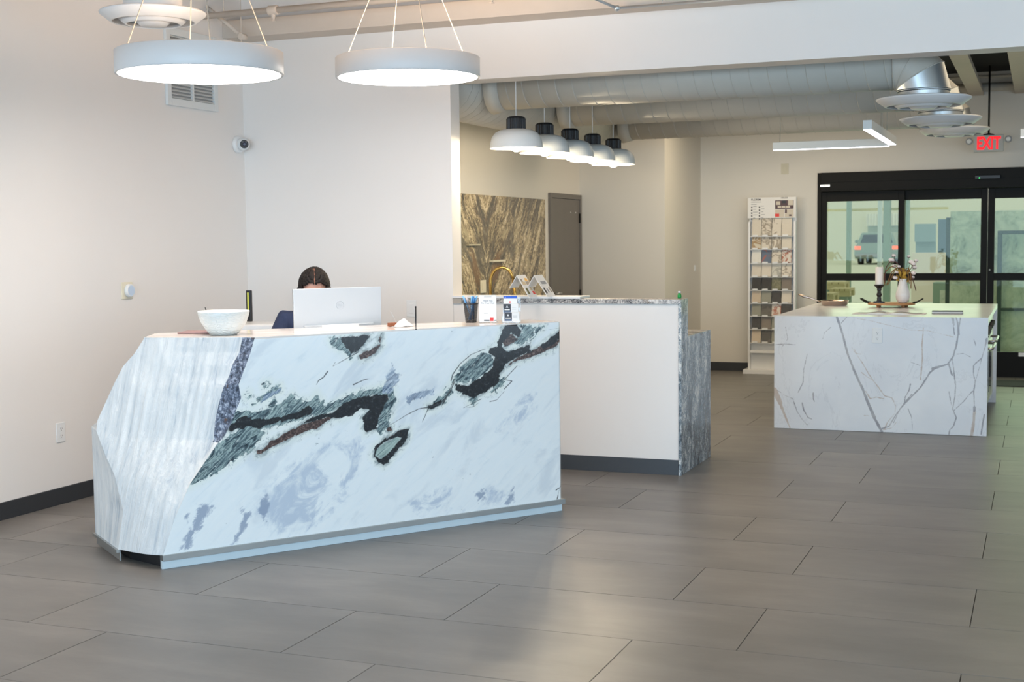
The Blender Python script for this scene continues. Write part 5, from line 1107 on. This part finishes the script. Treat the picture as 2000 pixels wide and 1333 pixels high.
for (zb, y_, lab, xo) in ((.058, -.004, 'upper', -.004), (.012, -.040, 'lower', .006)):
    c_ = MB().box(xo-.040, y_, zb, xo+.044, y_+.012, zb+.048).build('business_card_stack', M['paper'], t); MB().box(xo-.040, y_-.0005, zb+.0, xo+.002, y_-.0001, zb+.048).build('logo_panel', M['darkprint'], c_)
    MB().box(xo-.040, y_-.0009, zb, xo+.002, y_-.0006, zb+.010).build('blue_strip', inkb, c_)
    text_part('lettering', 'A', .017, M['white'], c_, (xo-.019, y_-.0007, zb+.032), (PI/2, 0, 0), .0002, bold=.0004); MB().box(xo-.034, y_-.0012, zb+.013, xo-.004, y_-.0008, zb+.018).build('printed_line', M['white'], c_)
    for k in range(2): MB().box(xo+.008, y_-.0009, zb+.018+k*.010, xo+.032, y_-.0005, zb+.0195+k*.010).build('printed_line', M['greyprint'], c_)
# thin black rod, tissue, wooden block
P = ondesk(807.5, 645); t = thing('signature_pen_stand', 'thin black antenna-like rod standing near the front edge of the desk top', 'rod', (P.x, P.y+.03, ZT)); t.name = 'black_rod'
h_ = 45/FPX*(P-CAM).dot(_f)
MB().tube([(0, 0, .0), (0, 0, h_*.45), (0, 0, h_*.98)], [.0016, .0036, .0040], 10).build('shaft', M['black'], t); MB().ball((0, 0, h_*.985), .0052, 10, 8).build('tip', M['black'], t); MB().lathe([(.006, 0), (.006, .003), (.001, .004)], 14).build('foot', M['black'], t)
P = desk_pt(1.40, -.215, ZT); P.z = ZT; q = ray(788, 632); k_ = ((DA-DN*.22-CAM).dot(DN))/q.dot(DN); P = CAM+q*k_
vs_ = []; n1 = 14
for j in range(n1):
    for i in range(n1):
        x, y = (i/(n1-1)-.5)*.11, (j/(n1-1)-.5)*.07; r_ = math.hypot(x/.055, y/.035); h_ = max(0, 1-r_)**.8*.045+mn.noise(Vector((x*60, y*60, 0)))*.006*max(0, 1-r_*.7)+.001
        vs_.append((x, y, max(.0005, h_)))
fs_ = [(j*n1+i, j*n1+i+1, (j+1)*n1+i+1, (j+1)*n1+i) for j in range(n1-1) for i in range(n1-1)]
t_ = MB().add(vs_, fs_, True).build('tissue', M['paper']); t_.location = (P.x, P.y, ZT); t_.rotation_euler = (0, 0, ar); so = t_.modifiers.new('thickness', 'SOLIDIFY'); so.thickness = .001; so.offset = 0
tag(t_, 'crumpled white tissue on the desk top right of the computer', 'tissue')
q = ray(767, 633); P = CAM+q*(((DA-DN*.27-CAM).dot(DN))/q.dot(DN))
t = thing('wooden_photo_clip', 'small brown wooden block with a thin bent wire beside the tissue', 'holder', (P.x, P.y, ZT), ar); t.name = 'note_holder'
MB().box(-.024, -.018, 0, .024, .018, .020).build('wood_block', pm('brown wood block', srgb(140, 78, 44), .5, var=.3, scale=40), t, bevel=.002)
MB().tube([(.012, 0, .02), (.011, 0, .04), (.0, 0, .062), (-.012, 0, .082)], .0009, 6).build('wire', M['zinc'], t)
# all-in-one computer
def behind(px, py, off_):
    q = ray(px, py); return CAM+q*(((DA-DN*off_-CAM).dot(DN))/q.dot(DN))
OM = .50
a, b = behind(573, 566, OM), behind(744, 559, OM); cm = (a+b)/2; mwid = (b-a).to_2d().length; mtop = (a.z+b.z)/2
t = thing('desktop_computer', 'white all-in-one computer seen from behind on the reception desk', 'computer', (cm.x, cm.y, .7455), ar)
H_ = mtop-.7455
M['shell'] = pm('silver white shell', (.52, .55, .575), .4, var=.01)
MB().box(-mwid/2, 0, H_-.345, mwid/2, .010, H_).build('back_shell', M['shell'], t, bevel=.003); MB().box(-mwid/2+.002, .010, H_-.343, mwid/2-.002, .016, H_-.002).build('screen_bezel', M['black'], t)
MB().prism([(-mwid*.40, H_-.20), (mwid*.40, H_-.20), (mwid*.32, H_-.33), (-mwid*.32, H_-.33)], -.012, .001, Mxz).build('rear_housing', M['shell'], t, bevel=.004)
MB().box(-.11, -.03, .008, .11, -.020, H_-.20).build('stand_neck', M['plastic'], t, bevel=.003); MB().box(-.13, -.10, 0, .13, .10, .008).build('stand_foot', M['plastic'], t, bevel=.002)
lg = pm('grey logo print', srgb(186, 190, 196), .4)
lgx = (behind(664, 596, OM)-cm).dot(DT); lgz = behind(664, 596, OM).z-.7455
MB().tube([(lgx+.0225*math.cos(w), -.0006, lgz+.0225*math.sin(w)) for w in np.linspace(0, 2*PI, 40, endpoint=False)], .0010, 6, True).build('logo_ring', lg, t)
text_part('logo_lettering', 'DELL', .0135, lg, t, (lgx, -.0006, lgz), (PI/2, 0, 0), .0003)
# keyboard behind the screen
o = MB().box(-.21, -.065, 0, .21, .065, .014).build('keyboard', M['plastic'], bevel=.003); kp = cm-DN*.21; o.location = (kp.x, kp.y, .7458); o.rotation_euler = (0, 0, ar); tag(o, 'white keyboard on the work surface behind the computer', 'keyboard')
# filing cabinet, printer and work light in the corner
q = ray(503, 640); PP = CAM+q*(8.75/math.hypot(q.x, q.y)); zpt = CAM.z-(626-478)/FPX*8.75
t = thing('filing_cabinet', 'white filing cabinet behind the desk under the printer', 'cabinet', (PP.x-.02, PP.y+.05, 0), .35)
MB().box(-.22, -.22, .02, .22, .25, .80).build('body', M['white_metal'], t, bevel=.003)
for k in range(3):
    dd_ = MB().box(-.21, -.238, .04+k*.255, .21, -.221, .28+k*.255).build('drawer', M['white_metal'], t, bevel=.002); MB().box(-.06, -.252, .19+k*.255, .06, -.239, .205+k*.255).build('handle', M['zinc'], dd_)
MB().box(-.20, -.20, 0, .20, .23, .02).build('plinth', M['black'], t)
pt = thing('printer', 'white office printer with dark front in the corner behind the desk', 'printer', (PP.x-.02, PP.y+.05, .801), .35)
ph = zpt-.801
MB().prism([(-.20, 0), (.20, 0), (.20, ph-.05), (-.20, ph-.05)], -.17, .20, Mxz).build('body', M['plastic'], pt, bevel=.01)
MB().prism([(-.17, -.20), (.17, -.20), (.205, -.10), (.205, .20), (-.205, .20), (-.205, -.10)], ph-.049, ph-.008).build('scanner_lid', M['plastic'], pt, bevel=.01)
MB().box(-.16, -.176, ph-.15, .15, -.171, ph-.06).build('control_panel', M['darkprint'], pt); MB().box(-.15, -.19, .02, .15, -.171, .035).build('paper_tray', M['greyprint'], pt)
q = ray(487, 600); PL = CAM+q*(8.98/math.hypot(q.x, q.y)); ztop = CAM.z-(565-478.5)/FPX*8.98
t = thing('work_light', 'upright black work light with a yellow stripe standing behind the bowl on the printer', 'lamp', (PL.x, PL.y, zpt-.007), 0)
hh_ = ztop-(zpt-.007); wd = .018
MB().box(-wd, -.012, 0, wd, .012, hh_).build('housing', M['black'], t, bevel=.004); MB().box(-wd*.35, -.0135, hh_*.24, wd*.30, -.0122, hh_*.93).build('light_strip', pm('yellow strip', srgb(214, 214, 90), .4), t)
# ------------------------------------------------------------------ person seated behind the computer
def eval_mesh(o):
    bpy.context.view_layer.update(); dg = bpy.context.evaluated_depsgraph_get(); return bpy.data.meshes.new_from_object(o.evaluated_get(dg))
def skin_mesh(name, joints, edges, root=0, sub=2):
    me = bpy.data.meshes.new(name); me.from_pydata([j[:3] for j in joints], edges, [])
    o = bpy.data.objects.new(name, me); COL.objects.link(o)
    sk = o.modifiers.new('skin', 'SKIN'); sk.use_smooth_shade = True
    if not me.skin_vertices: 
        bpy.context.view_layer.objects.active = o; bpy.ops.mesh.customdata_skin_add()
    for i, j in enumerate(joints):
        r = j[3]; me.skin_vertices[0].data[i].radius = (r, r*(j[4] if len(j) > 4 else 1)); me.skin_vertices[0].data[i].use_root = (i == root)
    ss = o.modifiers.new('sub', 'SUBSURF'); ss.levels = ss.render_levels = sub
    r = eval_mesh(o); bpy.data.objects.remove(o); return r
def fused(name, meshes, voxel, mat, smooth_it=3):
    b = bmesh.new()
    for m_ in meshes: b.from_mesh(m_)
    me = bpy.data.meshes.new(name); b.to_mesh(me); b.free()
    o = bpy.data.objects.new(name, me); COL.objects.link(o)
    rm = o.modifiers.new('remesh', 'REMESH'); rm.mode = 'VOXEL'; rm.voxel_size = voxel; rm.use_smooth_shade = True
    sm = o.modifiers.new('smooth', 'SMOOTH'); sm.iterations = smooth_it; sm.factor = .5
    r = eval_mesh(o); bpy.data.objects.remove(o); r.name = name; r.materials.clear(); r.materials.append(mat); return r
def put(name, me, parent): o = bpy.data.objects.new(name, me); COL.objects.link(o); o.parent = parent; return o
q = ray(612, 560); PH = CAM+q*(((DA-DN*1.16-CAM).dot(DN))/q.dot(DN)); print('head distance', (PH-CAM).dot(_f))
fang = math.radians(-46)-PI/2   # +y of the figure faces the desk
per = thing('person', 'person with parted dark hair and navy top seated behind the white computer, head bowed', 'person', (PH.x-.02, PH.y+.02, 0), fang)
skinm, n, p = newmat('skin'); v = n.obj(); setp(n, p, base=n.mix(n.noise(v, 30, 3), srgb(196, 142, 122), srgb(214, 162, 140)), rough=.5); p.inputs['Subsurface Weight'].default_value = .08
HC = Vector((0, .055, 1.262)); TILT = math.radians(24); TURN = math.radians(-12)
HM = Matrix.Translation(HC) @ Matrix.Rotation(TURN, 4, 'Z') @ Matrix.Rotation(-TILT, 4, 'X')
J = [(0, 0, .57, .145, .8), (0, -.01, .74, .125, .75), (0, .0, .93, .145, .68), (0, .01, 1.06, .085, .8), (0, .03, 1.13, .055), (0, .045, 1.20, .058),
     (.155, -.005, 1.055, .062), (.235, .06, .86, .046), (.16, .31, .785, .030), (-.155, -.005, 1.055, .062), (-.235, .06, .86, .046), (-.16, .31, .785, .030),
     (.10, .03, .55, .095), (.125, .44, .53, .065), (.125, .42, .11, .040), (.125, .55, .045, .038), (-.10, .03, .55, .095), (-.125, .44, .53, .065), (-.125, .42, .11, .040), (-.125, .55, .045, .038)]
Ed = [(0, 1), (1, 2), (2, 3), (3, 4), (4, 5), (3, 6), (6, 7), (7, 8), (3, 9), (9, 10), (10, 11), (0, 12), (12, 13), (13, 14), (14, 15), (0, 16), (16, 17), (17, 18), (18, 19)]
parts_ = [skin_mesh('figure', J, Ed)]
for s_ in (1, -1):
    wr = Vector((s_*.16, .31, .785)); hj = [(wr.x, wr.y, wr.z, .026), (wr.x-s_*.004, wr.y+.045, wr.z-.004, .030, .55), (wr.x-s_*.008, wr.y+.085, wr.z-.006, .032, .45)]; he = [(0, 1), (1, 2)]
    parts_.append(skin_mesh('palm', hj, he, 0, 2))
    for k, (dx, ln) in enumerate(((-.026, .070), (-.009, .080), (.009, .076), (.026, .060))):
        b0_ = Vector((wr.x-s_*.008+dx, wr.y+.075, wr.z-.005))
        parts_.append(skin_mesh('finger', [(b0_.x, b0_.y, b0_.z, .0088), (b0_.x+dx*.1, b0_.y+ln*.45, b0_.z+.006, .0082), (b0_.x+dx*.16, b0_.y+ln*.78, b0_.z-.004, .0074), (b0_.x+dx*.18, b0_.y+ln, b0_.z-.013, .0066)], [(0, 1), (1, 2), (2, 3)], 0, 2))
    b0_ = Vector((wr.x-s_*.022, wr.y+.03, wr.z-.004)); parts_.append(skin_mesh('thumb', [(b0_.x, b0_.y, b0_.z, .012), (b0_.x-s_*.022, b0_.y+.028, b0_.z-.004, .0095), (b0_.x-s_*.028, b0_.y+.055, b0_.z-.010, .008)], [(0, 1), (1, 2)], 0, 2))
hb_ = MB(); hb_.ball((0, -.012, .02), (.074, .092, .098), 32, 24, HM); hb_.ball((0, .020, -.045), (.058, .068, .066), 28, 20, HM)   # skull and jaw
hb_.ball((0, .060, -.088), (.024, .022, .018), 16, 12, HM); hb_.ball((0, .092, -.028), (.011, .016, .022), 14, 10, HM); hb_.ball((0, .100, -.040), (.014, .012, .010), 14, 10, HM)
hb_.ball((0, .076, -.066), (.024, .012, .006), 14, 8, HM); hb_.ball((0, .075, -.074), (.021, .012, .006), 14, 8, HM)
for s_ in (1, -1):
    hb_.ball((s_*.076, -.005, -.025), (.010, .020, .030), 14, 10, HM); hb_.ball((s_*.032, .072, .010), (.022, .012, .009), 12, 8, HM); hb_.ball((s_*.038, .058, -.035), (.022, .020, .020), 12, 8, HM)
parts_.append(hb_.mesh('head'))
body = put('body', fused('body', parts_, .006, skinm, 2), per)
for s_ in (1, -1):
    e_ = MB().ball((s_*.030, .0735, -.006), (.0125, .0115, .0105), 18, 12, HM).build('eye', pm('eye white', (.75, .73, .70), .2) if s_ == 1 else bpy.data.materials['eye white'], per)
    MB().ball((s_*.030, .0825, -.009), (.0055, .0040, .0055), 12, 8, HM).build('iris', pm('brown iris', (.05, .025, .012), .15) if s_ == 1 else bpy.data.materials['brown iris'], e_)
# clothing
navy, n, p = newmat('navy cloth'); v = n.obj(); fo = n.noise(n.map(v, (1, 1, .5)), 9, 4, .6, .6); setp(n, p, base=n.mix(fo, srgb(28, 38, 64), srgb(44, 58, 92)), rough=.85, normal=n.bump(fo, .6, .02))
JT = [(0, .0, .60, .160, .82), (0, -.01, .76, .142, .78), (0, .0, .93, .160, .72), (0, .005, 1.070, .105, .85), (0, .02, 1.115, .070), (.160, -.008, 1.088, .074), (.262, .055, .88, .066), (.175, .27, .795, .043), (-.160, -.008, 1.088, .074), (-.262, .055, .88, .066), (-.175, .27, .795, .043)]
put('navy_top', fused('navy_top', [skin_mesh('t', JT, [(0, 1), (1, 2), (2, 3), (3, 4), (3, 5), (5, 6), (6, 7), (3, 8), (8, 9), (9, 10)])], .009, navy, 3), per)
JL = [(0, .0, .58, .150, .85), (.10, .03, .555, .105), (.125, .44, .535, .076), (.125, .42, .15, .055), (-.10, .03, .555, .105), (-.125, .44, .535, .076), (-.125, .42, .15, .055)]
put('trousers', fused('trousers', [skin_mesh('l', JL, [(0, 1), (1, 2), (2, 3), (0, 4), (4, 5), (5, 6)])], .01, M['darkprint'], 3), per)
for s_ in (1, -1): MB().ball((s_*.125, .50, .050), (.048, .125, .048), 20, 14).build('shoe', M['black'], per)
# hair: shell over the skull with a centre parting, gathered behind
hv, hf, pa = [], [], []; NT_, NP_ = 150, 70
for j in range(NP_+1):
    ph_ = PI*j/NP_*.80     # 0 = crown
    for i in range(NT_):
        th_ = 2*PI*i/NT_; d_ = Vector((math.sin(ph_)*math.cos(th_), math.sin(ph_)*math.sin(th_), math.cos(ph_)))
        wav = .0035*mn.noise(Vector((d_.x*7, d_.y*7, d_.z*11)))+.0016*math.sin(d_.z*60+d_.y*30)
        part = math.exp(-(d_.x/.075)**2)*(1 if d_.y > -.1 else 0)
        r3 = Vector((.0855, .100, .107)); low = max(0, -d_.z)*.012*(1 if abs(d_.x) > .4 else .3)
        P_ = Vector((d_.x*(r3.x+wav+low), d_.y*(r3.y+wav)-.014, d_.z*(r3.z+wav)+.020)); P_ -= d_*.004*part
        hv.append(tuple(HM @ P_)); pa.append(part)
def face_open(d): return d.y > .12 and d.z < .56-.35*abs(d.x)**1.5-.05*math.cos(d.x*9) and abs(d.x) < .80
for j in range(NP_):
    for i in range(NT_):
        ph_ = PI*(j+.5)/NP_*.80; th_ = 2*PI*(i+.5)/NT_; d_ = Vector((math.sin(ph_)*math.cos(th_), math.sin(ph_)*math.sin(th_), math.cos(ph_)))
        if face_open(d_): continue
        hf.append((j*NT_+i, j*NT_+(i+1) % NT_, (j+1)*NT_+(i+1) % NT_, (j+1)*NT_+i))
me = bpy.data.meshes.new('hair'); me.from_pydata(hv, [], hf); set_attr(me, 'part', pa); me.polygons.foreach_set('use_smooth', [True]*len(me.polygons))
hm, n, p = newmat('dark brown hair'); v = n.obj(); st = n.noise(n.map(v, (3, 30, 60)), 4, 5, .6, .8)
hcol = n.ramp(st, [(.35, srgb(12, 9, 8)), (.6, srgb(30, 22, 19)), (.74, srgb(70, 54, 46))])
hcol = n.mix(n.math('MULTIPLY', n.step(n.math('ADD', n.attr('part'), n.math('MULTIPLY', n.math('SUBTRACT', st, .5), .6)), .50, .80), .85), hcol, srgb(176, 122, 100))
setp(n, p, base=hcol, rough=.55, spec=.3, normal=n.bump(st, .7, .006)); me.materials.append(hm)
ho = put('hair', me, per); so = ho.modifiers.new('thickness', 'SOLIDIFY'); so.thickness = .008; so.offset = -1
mb = MB()
for s_ in (1, -1):
    for k in range(5):
        c0 = HM @ Vector((s_*(.080+.003*k), .018-.016*k, -.010)); c1 = HM @ Vector((s_*(.090+.002*k), -.004-.016*k, -.055)); c2 = Vector((s_*(.088), -.02-.012*k, 1.15)); c3 = Vector((s_*.075, -.05-.008*k, 1.05-.02*k))
        mb.tube([tuple(c0), tuple(c1), tuple(c2), tuple(c3)], [.009, .014, .013, .004], 8)
lk = mb.build('hair_lock', hm, ho); lk['kind'] = 'stuff'
# office chair
oc = thing('office_chair', 'black office chair under the seated person behind the desk', 'chair', (per.location.x, per.location.y, 0), fang)
MB().box(-.24, -.20, .39, .24, .27, .432).build('seat', M['black'], oc, bevel=.02); MB().tube([(0, -.24, .42), (0, -.30, .55), (0, -.27, .75)], .022, 10).build('back_stem', M['black'], oc)
MB().box(-.20, -.265, .55, .20, -.225, .88).build('backrest', M['blue'], oc, bevel=.018); MB().lathe([(.028, .09), (.028, .39)], 18, c=(0, .02, 0)).build('gas_column', M['steel'], oc)
for k in range(5):
    a = k*2*PI/5+.3; lg_ = MB().tube([(0, .02, .10), (.29*math.cos(a), .02+.29*math.sin(a), .075)], [.022, .015], 8).build('leg', M['black'], oc)
    MB().ball((.29*math.cos(a), .02+.29*math.sin(a), .030), (.03, .03, .0295), 14, 10).build('caster', M['black'], lg_)
